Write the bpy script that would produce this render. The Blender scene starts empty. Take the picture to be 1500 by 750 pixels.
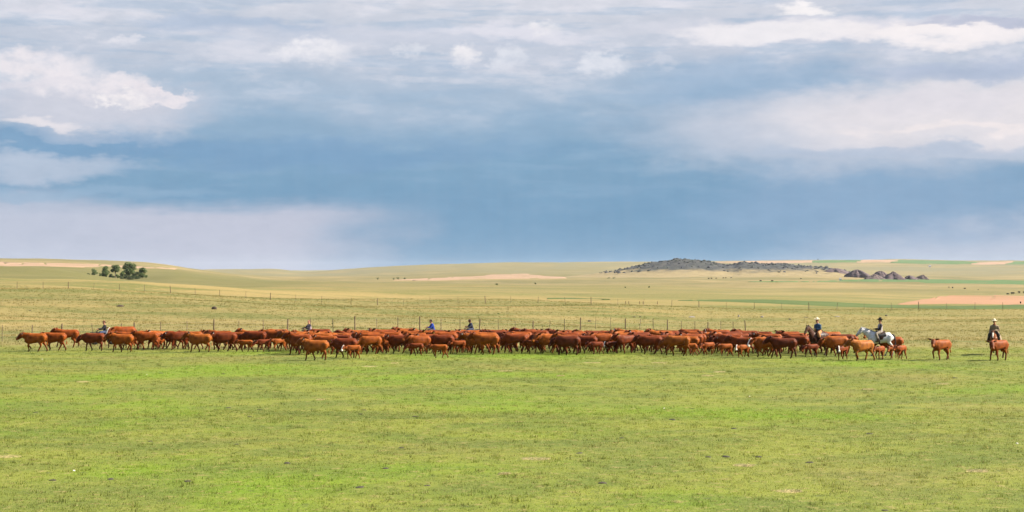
import bpy, math, random
import numpy as np
from mathutils import Vector, Matrix

random.seed(7); rng = np.random.default_rng(7)
R = math.radians
scene = bpy.context.scene
COL = scene.collection

# ------------------------------------------------------------------ camera
EYE, HOR, F = 5.5, 395.0, 2400.0          # eye height (m), eye-level row and focal length (in 1500-px units)
cam_d = bpy.data.cameras.new('camera'); cam = bpy.data.objects.new('camera', cam_d); COL.objects.link(cam)
cam.location = (0, 0, EYE); cam.rotation_euler = (R(90), 0, 0)
cam_d.sensor_width = 36; cam_d.lens = F / 1500 * 36; cam_d.shift_y = (HOR - 375) / 1500
cam_d.clip_start = 0.5; cam_d.clip_end = 60000
scene.camera = cam

# ------------------------------------------------------------------ exposure
EV = 1.9
scene.view_settings.view_transform = 'Standard'; scene.view_settings.look = 'None'
scene.view_settings.exposure = EV; scene.view_settings.gamma = 1.0
scene.view_settings.use_curve_mapping = False
scene.cycles.use_denoising = True; scene.cycles.denoiser = 'OPENIMAGEDENOISE'; scene.cycles.denoising_input_passes = 'RGB_ALBEDO_NORMAL'; scene.cycles.denoising_prefilter = 'ACCURATE'
scene.cycles.max_bounces = 5; scene.cycles.diffuse_bounces = 2; scene.cycles.glossy_bounces = 1; scene.cycles.volume_bounces = 0
scene.cycles.sample_clamp_direct = 4.0; scene.cycles.sample_clamp_indirect = 2.0

def lin(c): return tuple(((v/255)/12.92 if v/255 <= .04045 else ((v/255+.055)/1.055)**2.4) for v in c)

# ------------------------------------------------------------------ world: broken storm deck over a Nishita sky
SUN_EL, SUN_AZ = R(37), R(88)            # azimuth clockwise from +Y (the view direction)
world = bpy.data.worlds.new('World'); scene.world = world; world.use_nodes = True
nt = world.node_tree; nt.nodes.clear()
SKY_STR = 0.1
def N(tree, typ, **kw):
    n = tree.nodes.new(typ)
    for k, v in kw.items(): setattr(n, k, v)
    return n
class G:                                    # tiny node-graph helper
    def __init__(s, tree): s.t = tree
    def put(s, sock, v):
        if isinstance(v, bpy.types.NodeSocket): s.t.links.new(v, sock)
        elif v is not None: sock.default_value = v
    def m(s, op, a, b=None, c=None, clamp=False):
        n = N(s.t, 'ShaderNodeMath', operation=op, use_clamp=clamp)
        for i, v in enumerate((a, b, c)): s.put(n.inputs[i], v)
        return n.outputs[0]
    def rng(s, v, a, b, c=0., d=1., smooth=True):
        n = N(s.t, 'ShaderNodeMapRange', interpolation_type='SMOOTHSTEP' if smooth else 'LINEAR')
        for i, x in enumerate((v, a, b, c, d)): s.put(n.inputs[i], x)
        return n.outputs[0]
    def noise(s, vec, scale, detail=4., rough=.55, dist=0.):
        n = N(s.t, 'ShaderNodeTexNoise'); s.put(n.inputs['Vector'], vec)
        n.inputs['Scale'].default_value = scale; n.inputs['Detail'].default_value = detail
        n.inputs['Roughness'].default_value = rough; n.inputs['Distortion'].default_value = dist
        return n.outputs['Fac']
    def mix(s, f, a, b, mode='MIX'):
        n = N(s.t, 'ShaderNodeMix', data_type='RGBA', blend_type=mode)
        s.put(n.inputs[0], f)
        for i, v in ((6, a), (7, b)):
            if isinstance(v, tuple): v = (*v[:3], 1)
            s.put(n.inputs[i], v)
        return n.outputs[2]
    def ramp(s, f, stops, interp='EASE'):
        n = N(s.t, 'ShaderNodeValToRGB'); n.color_ramp.interpolation = interp
        e = n.color_ramp.elements
        while len(e) < len(stops): e.new(.5)
        for el, (p, c) in zip(e, stops): el.position = p; el.color = (*c[:3], 1)
        s.put(n.inputs[0], f); return n.outputs[0]
    def scale(s, vec, sc):
        n = N(s.t, 'ShaderNodeVectorMath', operation='MULTIPLY'); s.put(n.inputs[0], vec); n.inputs[1].default_value = sc
        return n.outputs[0]

g = G(nt)
def sk(c): return tuple(v / (2**EV) / SKY_STR for v in lin(c))     # displayed colour -> sky radiance
tc = N(nt, 'ShaderNodeTexCoord'); sep = N(nt, 'ShaderNodeSeparateXYZ'); nt.links.new(tc.outputs['Generated'], sep.inputs[0])
dx, dy, dz = sep.outputs
az = g.m('ARCTAN2', dx, dy); el = g.m('ARCSINE', dz)
dirv = tc.outputs['Generated']
def vnoise(scale, zs, detail, rough, off):
    n = N(nt, 'ShaderNodeTexNoise'); mp = N(nt, 'ShaderNodeVectorMath', operation='MULTIPLY_ADD'); nt.links.new(dirv, mp.inputs[0])
    mp.inputs[1].default_value = (1, 1, zs); mp.inputs[2].default_value = (off, off*.7, off*1.3); nt.links.new(mp.outputs[0], n.inputs['Vector'])
    n.inputs['Scale'].default_value = scale; n.inputs['Detail'].default_value = detail; n.inputs['Roughness'].default_value = rough
    sp_ = N(nt, 'ShaderNodeSeparateColor'); nt.links.new(n.outputs['Color'], sp_.inputs[0]); return n.outputs['Fac'], sp_.outputs[0], sp_.outputs[1]
nd = lambda n: g.m('SUBTRACT', n, .5)
nbig, b1, b2 = vnoise(7, 3, 6, .58, 0)          # cloud masses
nmid, m1, m2 = vnoise(22, 3.2, 7, .60, 3.1)     # streaky billows
nfine, f1_, f2_ = vnoise(85, 1.6, 7, .62, 7.7)  # frayed and cauliflower edges
nstr, s1, s2 = vnoise(14, 9, 6, .60, 5.3)       # level streaks
def warp(c, *tw):
    for n, k in tw: c = g.m('ADD', c, g.m('MULTIPLY', nd(n), k))
    return c
az_s = warp(az, (b1, .10), (m1, .07), (f1_, .012)); el_s = warp(el, (b2, .030), (m2, .024), (f2_, .006))      # soft wisps
az_c = warp(az, (m1, .030), (f1_, .026)); el_c = warp(el, (m2, .010), (f2_, .020))                              # heaped cloud
def E_(py): return (HOR-py)/F
def A_(px): return math.atan((px-750)/F)
# base profile: storm blue at the horizon, paler broken deck above
elw = warp(el, (nbig, .05), (nmid, .02))
base = g.ramp(g.m('DIVIDE', elw, .40, clamp=True), [
    (0.0, sk((128, 165, 196))), (.08, sk((121, 160, 192))), (.16, sk((128, 165, 195))), (.21, sk((145, 175, 202))),
    (.26, sk((172, 191, 212))), (.32, sk((196, 204, 219))), (.42, sk((213, 216, 226))), (.8, sk((198, 206, 222)))])
up = g.rng(elw, .08, .15)
base = g.mix(g.m('MULTIPLY', up, g.rng(nmid, .46, .66, 0, .75)), base, sk((226, 226, 235)))
base = g.mix(g.m('MULTIPLY', up, g.rng(nstr, .50, .70, 0, .40)), base, sk((184, 197, 216)))
base = g.mix(g.m('MULTIPLY', up, g.rng(nbig, .52, .64, 0, .35)), base, sk((182, 196, 218)))
base = g.mix(g.m('MULTIPLY', g.rng(elw, .02, .06), g.rng(nstr, .46, .62, 0, .30)), base, sk((150, 180, 208)))
nish = N(nt, 'ShaderNodeTexSky', sky_type='NISHITA'); nish.sun_disc = False
nish.sun_elevation = SUN_EL; nish.sun_rotation = SUN_AZ; nish.altitude = 900; nish.air_density = 1.2; nish.dust_density = 1.5
gap = g.m('MULTIPLY', g.rng(el, .25, .5), g.rng(nbig, .44, .60))
base = g.mix(gap, base, nish.outputs[0])
def feat(px, py, rx, ry, col, kind='soft', op=1.0, soft=None, under=None):
    """a cloud mass held in azimuth and elevation; kind picks wispy or heaped edges"""
    global base
    a_, e_ = (az_s, el_s) if kind == 'soft' else (az_c, el_c)
    da = g.m('DIVIDE', g.m('SUBTRACT', a_, A_(px)), rx / F); de = g.m('DIVIDE', g.m('SUBTRACT', e_, E_(py)), ry / F)
    v = g.m('SUBTRACT', 1.0, g.m('ADD', g.m('MULTIPLY', da, da), g.m('MULTIPLY', de, de)))
    mk = g.rng(v, 0, soft or (1.0 if kind == 'soft' else .6), 0, op)
    if under: mk = g.m('MULTIPLY', mk, g.rng(de, -1.1, under))           # bottoms melt into the deck
    if kind != 'soft': mk = g.m('MULTIPLY', mk, g.rng(nfine, .30, .60, .35, 1.0))
    base = g.mix(mk, base, sk(col))
# lower sky: light lilac gap under the shelf on one side, rain-blue elsewhere
shelf = g.m('MULTIPLY', g.rng(warp(el, (s1, .012), (f1_, .004), (b1, .010)), E_(288), E_(318)), g.rng(warp(az, (b1, .1), (m1, .06)), A_(680), A_(420)))
base = g.mix(g.m('MULTIPLY', shelf, .92), base, sk((198, 201, 217)))
low2 = g.m('MULTIPLY', g.rng(warp(el, (s1, .02)), E_(270), E_(300)), g.rng(az_s, A_(260), A_(60)))
base = g.mix(g.m('MULTIPLY', low2, .7), base, sk((190, 198, 216)))
feat(300, 224, 620, 26, (126, 163, 198), 'soft', .75)
feat(40, 250, 190, 22, (190, 201, 219), 'soft', .8)
feat(110, 283, 260, 14, (150, 180, 207), 'soft', .6)
feat(1100, 128, 260, 60, (148, 177, 206), 'soft', .75)
feat(1530, 375, 420, 70, (196, 202, 218), 'soft', .8)
feat(1280, 300, 330, 80, (150, 176, 206), 'soft', .55)
# lit bank
feat(1280, 200, 470, 80, (200, 206, 220), 'soft', .9)
feat(1490, 178, 400, 78, (231, 226, 230), 'soft', .95)
feat(1390, 160, 150, 30, (224, 221, 229), 'soft', .7)
feat(1450, 106, 200, 26, (178, 190, 213), 'soft', .8)
feat(1420, 198, 150, 9, (243, 234, 234), 'soft', .8)
feat(1350, 232, 360, 14, (176, 192, 214), 'soft', .6)
# upper streaks
feat(340, 50, 190, 18, (174, 191, 215), 'soft', .8)
feat(560, 62, 380, 22, (206, 211, 225), 'soft', .7)
feat(770, 50, 160, 15, (226, 226, 236), 'soft', .95)
feat(1250, 40, 420, 22, (224, 223, 232), 'soft', .95)
feat(1150, 42, 210, 15, (245, 241, 243), 'soft', .85)
feat(1390, 48, 170, 21, (247, 241, 242), 'soft', .95)
feat(1080, 46, 140, 15, (236, 234, 239), 'soft', .8)
feat(1185, 17, 54, 10, (248, 244, 245), 'soft', .95)
feat(1440, 34, 90, 10, (184, 191, 212), 'soft', .85)
# heaped cloud on the other side
feat(100, 168, 240, 52, (209, 211, 223), 'soft', .95)
feat(30, 118, 130, 40, (236, 231, 236), 'heap', .95, .75, .1)
feat(140, 140, 106, 28, (236, 231, 236), 'heap', .95, .8, .1)
feat(60, 132, 90, 12, (222, 220, 229), 'soft', .6)
feat(225, 150, 72, 15, (236, 230, 235), 'heap', .95, .6)
feat(180, 155, 38, 16, (246, 241, 242), 'heap', .95, .7, .0)
feat(28, 190, 80, 10, (238, 232, 235), 'soft', .75)
feat(60, 207, 240, 12, (158, 181, 208), 'soft', .6)
for (px, py, rx, ry, c, op) in ((463, 82, 58, 24, (238, 237, 242), 1), (676, 83, 27, 21, (240, 238, 242), 1), (745, 88, 31, 21, (226, 229, 238), .9),
        (880, 97, 42, 20, (226, 229, 238), .95), (600, 79, 28, 12, (224, 227, 236), .8), (796, 43, 28, 12, (240, 238, 242), .9), (968, 98, 30, 10, (208, 214, 227), .7), (425, 133, 44, 9, (190, 203, 221), .7), (190, 68, 24, 10, (228, 228, 236), .8), (80, 30, 90, 14, (222, 222, 232), .6), (960, 45, 70, 16, (218, 220, 231), .6)):
    feat(px, py, rx*1.05, ry*1.08, c, 'heap', op*.95, .8, .2)
mot, mo1, mo2 = vnoise(70, 2.2, 6, .68, 11.3)
base = g.mix(1.0, base, g.ramp(g.m('ADD', g.m('MULTIPLY', mot, .6), g.m('MULTIPLY', nmid, .4)), [(.30, (.93, .94, .95)), (.70, (1.07, 1.06, 1.05))], 'LINEAR'), 'MULTIPLY')
# faint falling rain under the deck
rain, _, _ = vnoise(1, 1, 3, .6, 0)
rain = g.noise(g.scale(dirv, (150, 150, 5)), 1.2, 3, .6)
base = g.mix(g.m('MULTIPLY', g.rng(rain, .38, .66), g.rng(el, .13, .05, 0, .03)), base, sk((186, 196, 214)))
bg = N(nt, 'ShaderNodeBackground'); bg.inputs['Strength'].default_value = SKY_STR
wo = N(nt, 'ShaderNodeOutputWorld'); nt.links.new(base, bg.inputs[0]); nt.links.new(bg.outputs[0], wo.inputs[0])

world.cycles.sampling_method = 'MANUAL'; world.cycles.sample_map_resolution = 1024

# ------------------------------------------------------------------ sun
sd = bpy.data.lights.new('sun', 'SUN'); sd.energy = 4.9; sd.angle = R(0.6); sd.color = (1.0, .90, .74)
sun = bpy.data.objects.new('sun', sd); COL.objects.link(sun)
sdir = Vector((math.sin(SUN_AZ)*math.cos(SUN_EL), math.cos(SUN_AZ)*math.cos(SUN_EL), math.sin(SUN_EL)))
sun.rotation_euler = sdir.to_track_quat('Z', 'Y').to_euler(); sun.location = sdir * 200

# ------------------------------------------------------------------ helpers
def tag(o, label=None, cat=None, group=None, kind=None):
    for k, v in (('label', label), ('category', cat), ('group', group), ('kind', kind)):
        if v: o[k] = v
    return o
def link(name, data, mat=None, parent=None):
    o = bpy.data.objects.new(name, data); COL.objects.link(o)
    if mat is not None and data is not None and not data.materials: data.materials.append(mat)
    if parent: o.parent = parent
    return o
def mesh_np(name, V, Fc, smooth=True):
    me = bpy.data.meshes.new(name)
    V = np.asarray(V, np.float32); Fc = np.asarray(Fc, np.int32)
    k = Fc.shape[1]
    me.vertices.add(len(V)); me.vertices.foreach_set('co', V.ravel())
    me.loops.add(Fc.size); me.loops.foreach_set('vertex_index', Fc.ravel())
    me.polygons.add(len(Fc)); me.polygons.foreach_set('loop_start', np.arange(len(Fc), dtype=np.int32)*k)
    me.polygons.foreach_set('loop_total', np.full(len(Fc), k, np.int32))
    me.polygons.foreach_set('use_smooth', np.full(len(Fc), smooth))
    me.update(calc_edges=True); me.validate()
    return me
def smooth01(a, b, x):
    t = np.clip((x-a)/(b-a), 0, 1); return t*t*(3-2*t)

def principled(name, rough=.8, spec=.3):
    m = bpy.data.materials.new(name); m.use_nodes = True
    t = m.node_tree; b = t.nodes['Principled BSDF']
    b.inputs['Roughness'].default_value = rough; b.inputs['Specular IOR Level'].default_value = spec
    return m, G(t), b
def simple(name, col, col2=None, scale=12., rough=.8, spec=.3, metal=0.):
    m, q, b = principled(name, rough, spec); b.inputs['Metallic'].default_value = metal
    tcn = N(q.t, 'ShaderNodeTexCoord')
    c2 = col2 or tuple(v*.6 for v in col)
    q.put(b.inputs['Base Color'], q.mix(q.rng(q.noise(tcn.outputs['Object'], scale, 5, .6), .35, .68), col, c2))
    return m

# ------------------------------------------------------------------ terrain
ROWS = [  # distance: [(column, row)...] of the land seen at that distance
 (100, [(0, 527)]), (115, [(0, 509.8)]),
 (132, [(0, 497), (750, 498.5), (1000, 499), (1500, 498)]),
 (170, [(0, 473), (300, 476), (750, 485), (1000, 493), (1250, 493), (1500, 488)]),
 (205, [(0, 455), (300, 460), (750, 471), (1000, 485), (1250, 483), (1500, 479)]),
 (285, [(0, 425), (100, 426), (250, 431), (400, 438), (550, 443), (700, 445), (850, 446), (1000, 449), (1150, 452), (1346, 455), (1500, 456)]),
 (420, [(0, 408.5), (120, 410), (200, 413), (240, 418), (400, 424), (600, 430), (800, 434), (1000, 438), (1150, 442), (1320, 447.5), (1500, 448.5)]),
 (520, [(0, 411), (120, 413), (200, 418), (250, 422), (400, 421), (600, 425), (800, 428), (1000, 431), (1200, 435), (1350, 439), (1500, 440)]),
 (650, [(0, 390), (45, 390), (90, 394), (133, 402.5), (160, 407.5), (187, 412), (215, 415.5), (250, 418), (400, 419), (600, 421), (800, 423), (1000, 425), (1200, 427), (1500, 432)]),
 (790, [(0, 393), (90, 397), (133, 402), (155, 404.8), (190, 410), (208, 407.5), (250, 405), (300, 409), (400, 416), (600, 418), (800, 419), (1000, 420.5), (1200, 421), (1500, 427)]),
 (1000, [(0, 389.5), (130, 393), (200, 398), (260, 401), (330, 408), (400, 412.5), (600, 414.5), (800, 414.5), (1000, 415), (1200, 415), (1500, 421)]),
 (1300, [(0, 383.8), (100, 385.8), (150, 388), (200, 391), (260, 396.5), (290, 399.5), (400, 410), (600, 411), (800, 411), (1000, 410.5), (1200, 410.5), (1500, 416)]),
 (1700, [(0, 378.5), (100, 380), (150, 382), (200, 385), (250, 391), (290, 397.5), (330, 403), (400, 408), (600, 408), (800, 406.5), (1000, 407), (1200, 407), (1500, 411)]),
 (2400, [(0, 382), (200, 388), (290, 399), (350, 402), (450, 406), (600, 402), (700, 399), (800, 399), (1000, 400), (1200, 400), (1500, 404)]),
 (3200, [(0, 382), (250, 395), (300, 397.5), (400, 400), (450, 403), (500, 400.5), (600, 394.5), (700, 391), (800, 391), (900, 391.5), (1000, 393), (1200, 391), (1500, 393)]),
 (4200, [(0, 386), (250, 395.5), (285, 396.5), (310, 395.2), (400, 394), (450, 399.5), (500, 395), (560, 391), (640, 387), (750, 385), (900, 384), (1050, 383), (1200, 381), (1310, 380), (1400, 382), (1500, 382.5)]),
 (5200, [(0, 388), (450, 402), (640, 390), (900, 387), (1200, 385), (1500, 386)]),
 (9500, [(0, 395.5)]),
]
TPX = np.arange(-60, 1561, 5.0); LD = np.linspace(math.log(100), math.log(9500), 520)
def _table():
    rows = []
    for d, pts in ROWS:
        xs = [p[0] for p in pts]; ys = [p[1] for p in pts]
        r = np.interp(TPX, xs, ys)
        k = np.array([1, 2, 3, 4, 3, 2, 1.]); k /= k.sum()
        rows.append(np.convolve(np.pad(r, 3, mode='edge'), k, 'valid'))
    A = np.array(rows); x = np.log([d for d, _ in ROWS])
    h = np.diff(x)[:, None]; dl = np.diff(A, axis=0)/h
    m = np.zeros_like(A)                                  # monotone cubic slopes
    w1 = 2*h[1:]+h[:-1]; w2 = h[1:]+2*h[:-1]
    with np.errstate(divide='ignore', invalid='ignore'):
        hm = (w1+w2)/(w1/dl[:-1]+w2/dl[1:])
    m[1:-1] = np.where(dl[:-1]*dl[1:] > 0, hm, 0); m[0] = dl[0]; m[-1] = dl[-1]
    i = np.clip(np.searchsorted(x, LD)-1, 0, len(x)-2)
    hh = (x[i+1]-x[i])[:, None]; t = ((LD-x[i])[:, None])/hh
    return ((2*t**3-3*t**2+1)*A[i]+(t**3-2*t**2+t)*hh*m[i]+(-2*t**3+3*t**2)*A[i+1]+(t**3-t**2)*hh*m[i+1])
TAB = _table()
def _look(px, d):
    px = np.clip(px, TPX[0], TPX[-1]-1e-3); l = np.clip(np.log(np.maximum(d, 100)), LD[0], LD[-1]-1e-6)
    fx = (px-TPX[0])/5; fy = (l-LD[0])/(LD[1]-LD[0])
    i = fx.astype(int); j = fy.astype(int); a = fx-i; b = fy-j
    i1 = np.minimum(i+1, len(TPX)-1); j1 = np.minimum(j+1, len(LD)-1)
    return (TAB[j, i]*(1-a)+TAB[j, i1]*a)*(1-b)+(TAB[j1, i]*(1-a)+TAB[j1, i1]*a)*b
def H(x, y):
    x = np.atleast_1d(np.asarray(x, float)); y = np.atleast_1d(np.asarray(y, float))
    a = np.arctan2(x, y); r = np.hypot(x, y); ac = np.clip(a, -.36, .36)
    d = r*np.cos(ac)
    z1 = EYE-(_look(750+F*np.tan(ac), d)-HOR)/F*d
    z2 = EYE-(_look(np.full_like(d, 900.), d)-HOR)/F*d
    w = smooth01(.36, 1.3, np.abs(a))
    z = z1*(1-w)+z2*w
    z = np.where(d < 100, 0.0, z)
    f = smooth01(118, 190, d); f2 = smooth01(300, 900, d)
    und = .40*np.sin(x/17+1.3*np.sin(y/29))*np.sin(y/13+.8*np.sin(x/41)) + .10*np.sin(x/7.3+y/11.7)*np.sin(y/5.9-x/19)
    und2 = 1.7*np.sin(x/83+1.7*np.sin(y/140))*np.sin(y/61+.9*np.sin(x/170))
    f3 = smooth01(240, 400, d)*(1-smooth01(1300, 2200, d))
    und3 = .5*np.sin(x/23+1.9*np.sin(y/47))*np.sin(y/19+1.1*np.sin(x/37))
    return z+f*und+f2*und2+f3*und3
def h1(x, y): return float(H(x, y)[0])
def at(px, d): return (px-750)/F*d, d
def on(px, d, dz=0.): x, y = at(px, d); return Vector((x, y, h1(x, y)+dz))
_DS = np.exp(np.linspace(math.log(36), math.log(5200), 2600))
def hit(px, py):
    """first ground point seen at that column and row"""
    u = (px-750)/F; z = H(u*_DS, _DS); row = HOR+(EYE-z)*F/_DS
    idx = np.nonzero(row <= py)[0]
    d = _DS[idx[0]] if len(idx) else 5000.
    return Vector((u*d, d, h1(u*d, d)))

def build_ground():
    fr = np.linspace(-.5, .5, 420); side = np.linspace(.5, 2*math.pi-.5, 66)[1:-1]
    A = np.concatenate([fr, side]); r = np.exp(np.linspace(math.log(1.5), math.log(9000), 460))
    AA, RR = np.meshgrid(A, r); X = RR*np.sin(AA); Y = RR*np.cos(AA)
    Z = H(X.ravel(), Y.ravel())
    V = np.column_stack([X.ravel(), Y.ravel(), Z]); n = len(A); m = len(r)
    j, i = np.meshgrid(np.arange(m-1), np.arange(n), indexing='ij'); i2 = (i+1) % n
    Fc = np.column_stack([(j*n+i).ravel(), (j*n+i2).ravel(), ((j+1)*n+i2).ravel(), ((j+1)*n+i).ravel()])[:, ::-1]
    V = np.vstack([V, [0, 0, 0]]); c = len(V)-1
    cap = np.array([[c, (k+1) % n, k, k] for k in range(n)])
    me = mesh_np('ground', V, Fc)
    # close the small hole below the camera
    import bmesh
    bm = bmesh.new(); bm.from_mesh(me); bm.verts.ensure_lookup_table()
    for k in range(n):
        try: bm.faces.new((bm.verts[c], bm.verts[(k+1) % n], bm.verts[k]))
        except ValueError: pass
    bmesh.ops.recalc_face_normals(bm, faces=bm.faces)
    bm.normal_update()
    if sum(f.normal.z for f in bm.faces) < 0: bmesh.ops.reverse_faces(bm, faces=bm.faces)
    for f in bm.faces: f.smooth = True
    bm.to_mesh(me); bm.free()
    return me

ALB = .60
def grass_colours(q, pos, blade=False):
    """colour of the range by place: short green pasture, then cured prairie beyond the herd"""
    sp = N(q.t, 'ShaderNodeSeparateXYZ'); q.put(sp.inputs[0], pos)
    X, Y = sp.outputs[0], sp.outputs[1]
    p2 = q.scale(pos, (1, 1, 0))
    n1 = q.noise(p2, .045, 5, .6, .3); n2 = q.noise(q.scale(pos, (.6, 1, 0)), .30, 5, .62, .5); n3 = q.noise(p2, 2.2, 4, .65); n4 = q.noise(p2, 11, 3, .7)
    near = q.mix(q.rng(n2, .34, .66), (.206, .232, .034), (.124, .162, .026))
    near = q.mix(q.rng(n1, .49, .62, 0, .8), near, (.150, .250, .008))              # lush strips
    near = q.mix(q.rng(n1, .46, .34, 0, .55), near, (.225, .192, .058))              # duller swales
    near = q.mix(q.rng(n3, .54, .68, 0, .65), near, (.305, .250, .095))              # straw
    near = q.mix(q.rng(n3, .44, .30, 0, .75), near, (.095, .115, .030))
    near = q.mix(q.rng(n4, .56, .70, 0, .7), near, (.36, .31, .14))
    near = q.mix(q.rng(n4, .44, .30, 0, .75), near, (.06, .078, .02))
    pf = q.scale(pos, (.34, 1, 0))
    f1 = q.noise(pf, .016, 6, .62, .6); f2 = q.noise(pf, .09, 5, .6, .4); f3 = q.noise(p2, .8, 5, .65); f4 = q.noise(p2, .0042, 5, .6, .5)
    far = q.mix(q.rng(f1, .36, .62), (.318, .240, .090), (.200, .180, .058))
    far = q.mix(q.rng(f2, .47, .62, 0, .8), far, (.128, .140, .034))
    far = q.mix(q.rng(f3, .52, .70, 0, .6), far, (.42, .315, .135))
    far = q.mix(q.rng(f3, .46, .30, 0, .65), far, (.135, .120, .042))
    far = q.mix(q.rng(X, 0, 60, 0, .30), far, (.195, .190, .056))                    # greener hollow on that side
    dist = q.mix(q.rng(f4, .38, .62), (.290, .226, .105), (.180, .160, .070))
    dist = q.mix(q.rng(f1, .45, .60, 0, .75), dist, (.160, .146, .060))
    f5 = q.noise(q.scale(pos, (.25, 1, 0)), .12, 6, .68, .5); f6 = q.noise(p2, .22, 4, .7)
    dist = q.mix(q.rng(f5, .50, .66, 0, .6), dist, (.130, .122, .050))
    dist = q.mix(q.rng(f5, .46, .34, 0, .5), dist, (.35, .265, .14))
    dist = q.mix(q.rng(f6, .64, .74, 0, .6), dist, (.11, .115, .045))
    far = q.mix(q.rng(Y, 300, 900), far, dist)
    hill_shade = q.m('MULTIPLY', q.m('MULTIPLY', q.rng(q.m('ADD', Y, q.m('MULTIPLY', q.m('SUBTRACT', f4, .5), 200)), 450, 540), q.rng(Y, 1250, 1000)), q.rng(X, -20, -110))
    far = q.mix(q.m('MULTIPLY', hill_shade, q.rng(f2, .25, .6, .45, .95)), far, (.150, .142, .050))      # darker olive with hill shading painted into it, round the draw
    far = q.mix(q.m('MULTIPLY', q.rng(Y, 1900, 2600), q.rng(f4, .40, .60, .2, .75)), far, (.20, .185, .105))   # greyer tone on the far ridge
    edge = q.m('ADD', Y, q.m('MULTIPLY', q.m('SUBTRACT', n2, .5), 16))
    edge = q.m('ADD', edge, q.m('MULTIPLY', q.m('SUBTRACT', n1, .5), 18))
    c = q.mix(q.rng(edge, 109, 121), near, far)
    c = q.mix(1.0, c, (ALB, ALB, ALB), 'MULTIPLY')
    return c, n3, n4
gm, q, b = principled('range_grass', .95, .12)
geo = N(q.t, 'ShaderNodeNewGeometry')
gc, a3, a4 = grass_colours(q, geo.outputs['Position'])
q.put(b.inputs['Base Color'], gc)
bp = N(q.t, 'ShaderNodeBump'); bp.inputs['Strength'].default_value = .7; bp.inputs['Distance'].default_value = .05
q.put(bp.inputs['Height'], q.m('ADD', a4, q.m('MULTIPLY', a3, 2.))); q.put(b.inputs['Normal'], bp.outputs[0])
ground = link('ground', build_ground(), gm)
tag(ground, kind='structure', label='rolling grass range reaching to the horizon')

# ------------------------------------------------------------------ grass blades standing on the range
def grass_mesh(n, dmin, dmax, hmin, hmax, width, blades, spread, mx=.40, edge=None):
    u = rng.uniform(-mx, mx, n); d = np.sqrt(rng.uniform(dmin**2, dmax**2, n))
    X = u*d; Y = d
    keep = np.ones(n, bool)
    if edge: keep = rng.random(n) < smooth01(edge[0], edge[1], d)
    X, Y = X[keep], Y[keep]; n = len(X)
    Z = H(X, Y)
    s = rng.uniform(.55, 1.3, n)
    bx = np.repeat(X, blades)+rng.normal(0, spread, n*blades); by = np.repeat(Y, blades)+rng.normal(0, spread, n*blades)
    bz = np.repeat(Z, blades)-.01; sc = np.repeat(s, blades)
    hh = rng.uniform(hmin, hmax, n*blades)*sc; a = rng.uniform(0, 2*math.pi, n*blades); le = rng.uniform(.1, .9, n*blades)*hh
    w = width*rng.uniform(.6, 1.3, n*blades)
    px_, py_ = np.cos(a)*w/2, np.sin(a)*w/2
    lx, ly = np.cos(a+1.57)*le, np.sin(a+1.57)*le
    V = np.empty((n*blades, 3, 3), np.float32)
    V[:, 0] = np.column_stack([bx-px_, by-py_, bz]); V[:, 1] = np.column_stack([bx+px_, by+py_, bz])
    V[:, 2] = np.column_stack([bx+lx, by+ly, bz+hh])
    return mesh_np('grass', V.reshape(-1, 3), np.arange(n*blades*3).reshape(-1, 3), smooth=False)
bmat, q, b = principled('grass_blade', .7, .2)
geo = N(q.t, 'ShaderNodeNewGeometry')
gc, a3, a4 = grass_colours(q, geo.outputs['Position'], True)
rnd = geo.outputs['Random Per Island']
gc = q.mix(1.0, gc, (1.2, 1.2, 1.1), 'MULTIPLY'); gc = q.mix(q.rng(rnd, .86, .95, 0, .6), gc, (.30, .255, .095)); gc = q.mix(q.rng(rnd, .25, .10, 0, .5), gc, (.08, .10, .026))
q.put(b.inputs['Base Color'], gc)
tr = N(q.t, 'ShaderNodeBsdfTranslucent'); q.put(tr.inputs[0], gc)
mx = N(q.t, 'ShaderNodeMixShader'); mx.inputs[0].default_value = .5
q.t.links.new(b.outputs[0], mx.inputs[1]); q.t.links.new(tr.outputs[0], mx.inputs[2])
q.t.links.new(mx.outputs[0], q.t.nodes['Material Output'].inputs[0])
for args, lab in (((42000, 33, 64, .025, .06, .016, 6, .06), 'short grazed green grass of the pasture in front of the herd'),
                  ((46000, 60, 116, .03, .065, .022, 5, .09), 'short green grass under and before the herd'),
                  ((6500, 33, 118, .05, .12, .02, 16, .085), 'longer ungrazed tufts standing out of the pasture'),
                  ((42000, 110, 310, .07, .18, .05, 6, .14), 'cured bunch grass of the prairie behind the herd')):
    o = link('grass', grass_mesh(*args, edge=(110, 124) if args[1] == 110 else None), bmat)
    tag(o, lab, 'grass', kind='stuff')

# ------------------------------------------------------------------ fields draped over the far land
def field_mat(name, c1, c2, c3, row=.35):
    m, q, b = principled(name, .95, .1); ge = N(q.t, 'ShaderNodeNewGeometry'); p = ge.outputs['Position']
    n1 = q.noise(p, .02, 5, .6, .5); n2 = q.noise(p, .25, 5, .65)
    c = q.mix(q.rng(n1, .35, .65), c1, c2); c = q.mix(q.rng(n2, .5, .72, 0, .6), c, c3)
    n3 = q.noise(q.scale(p, (.2, 1, 1)), .045, 5, .6, .6); c = q.mix(q.rng(n3, .45, .68, 0, .5), c, q.mix(1.0, c, (.78, .84, .72), 'MULTIPLY'))
    q.put(b.inputs['Base Color'], q.mix(1.0, c, (ALB, ALB, ALB), 'MULTIPLY')); return m
M_PINK = field_mat('fallow_soil', (.40, .265, .185), (.34, .235, .15), (.44, .31, .22))
M_SALMON = field_mat('red_soil', (.41, .225, .140), (.36, .21, .12), (.29, .20, .10))
M_GREEN = field_mat('crop', (.095, .165, .062), (.115, .18, .07), (.075, .13, .05))
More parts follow.
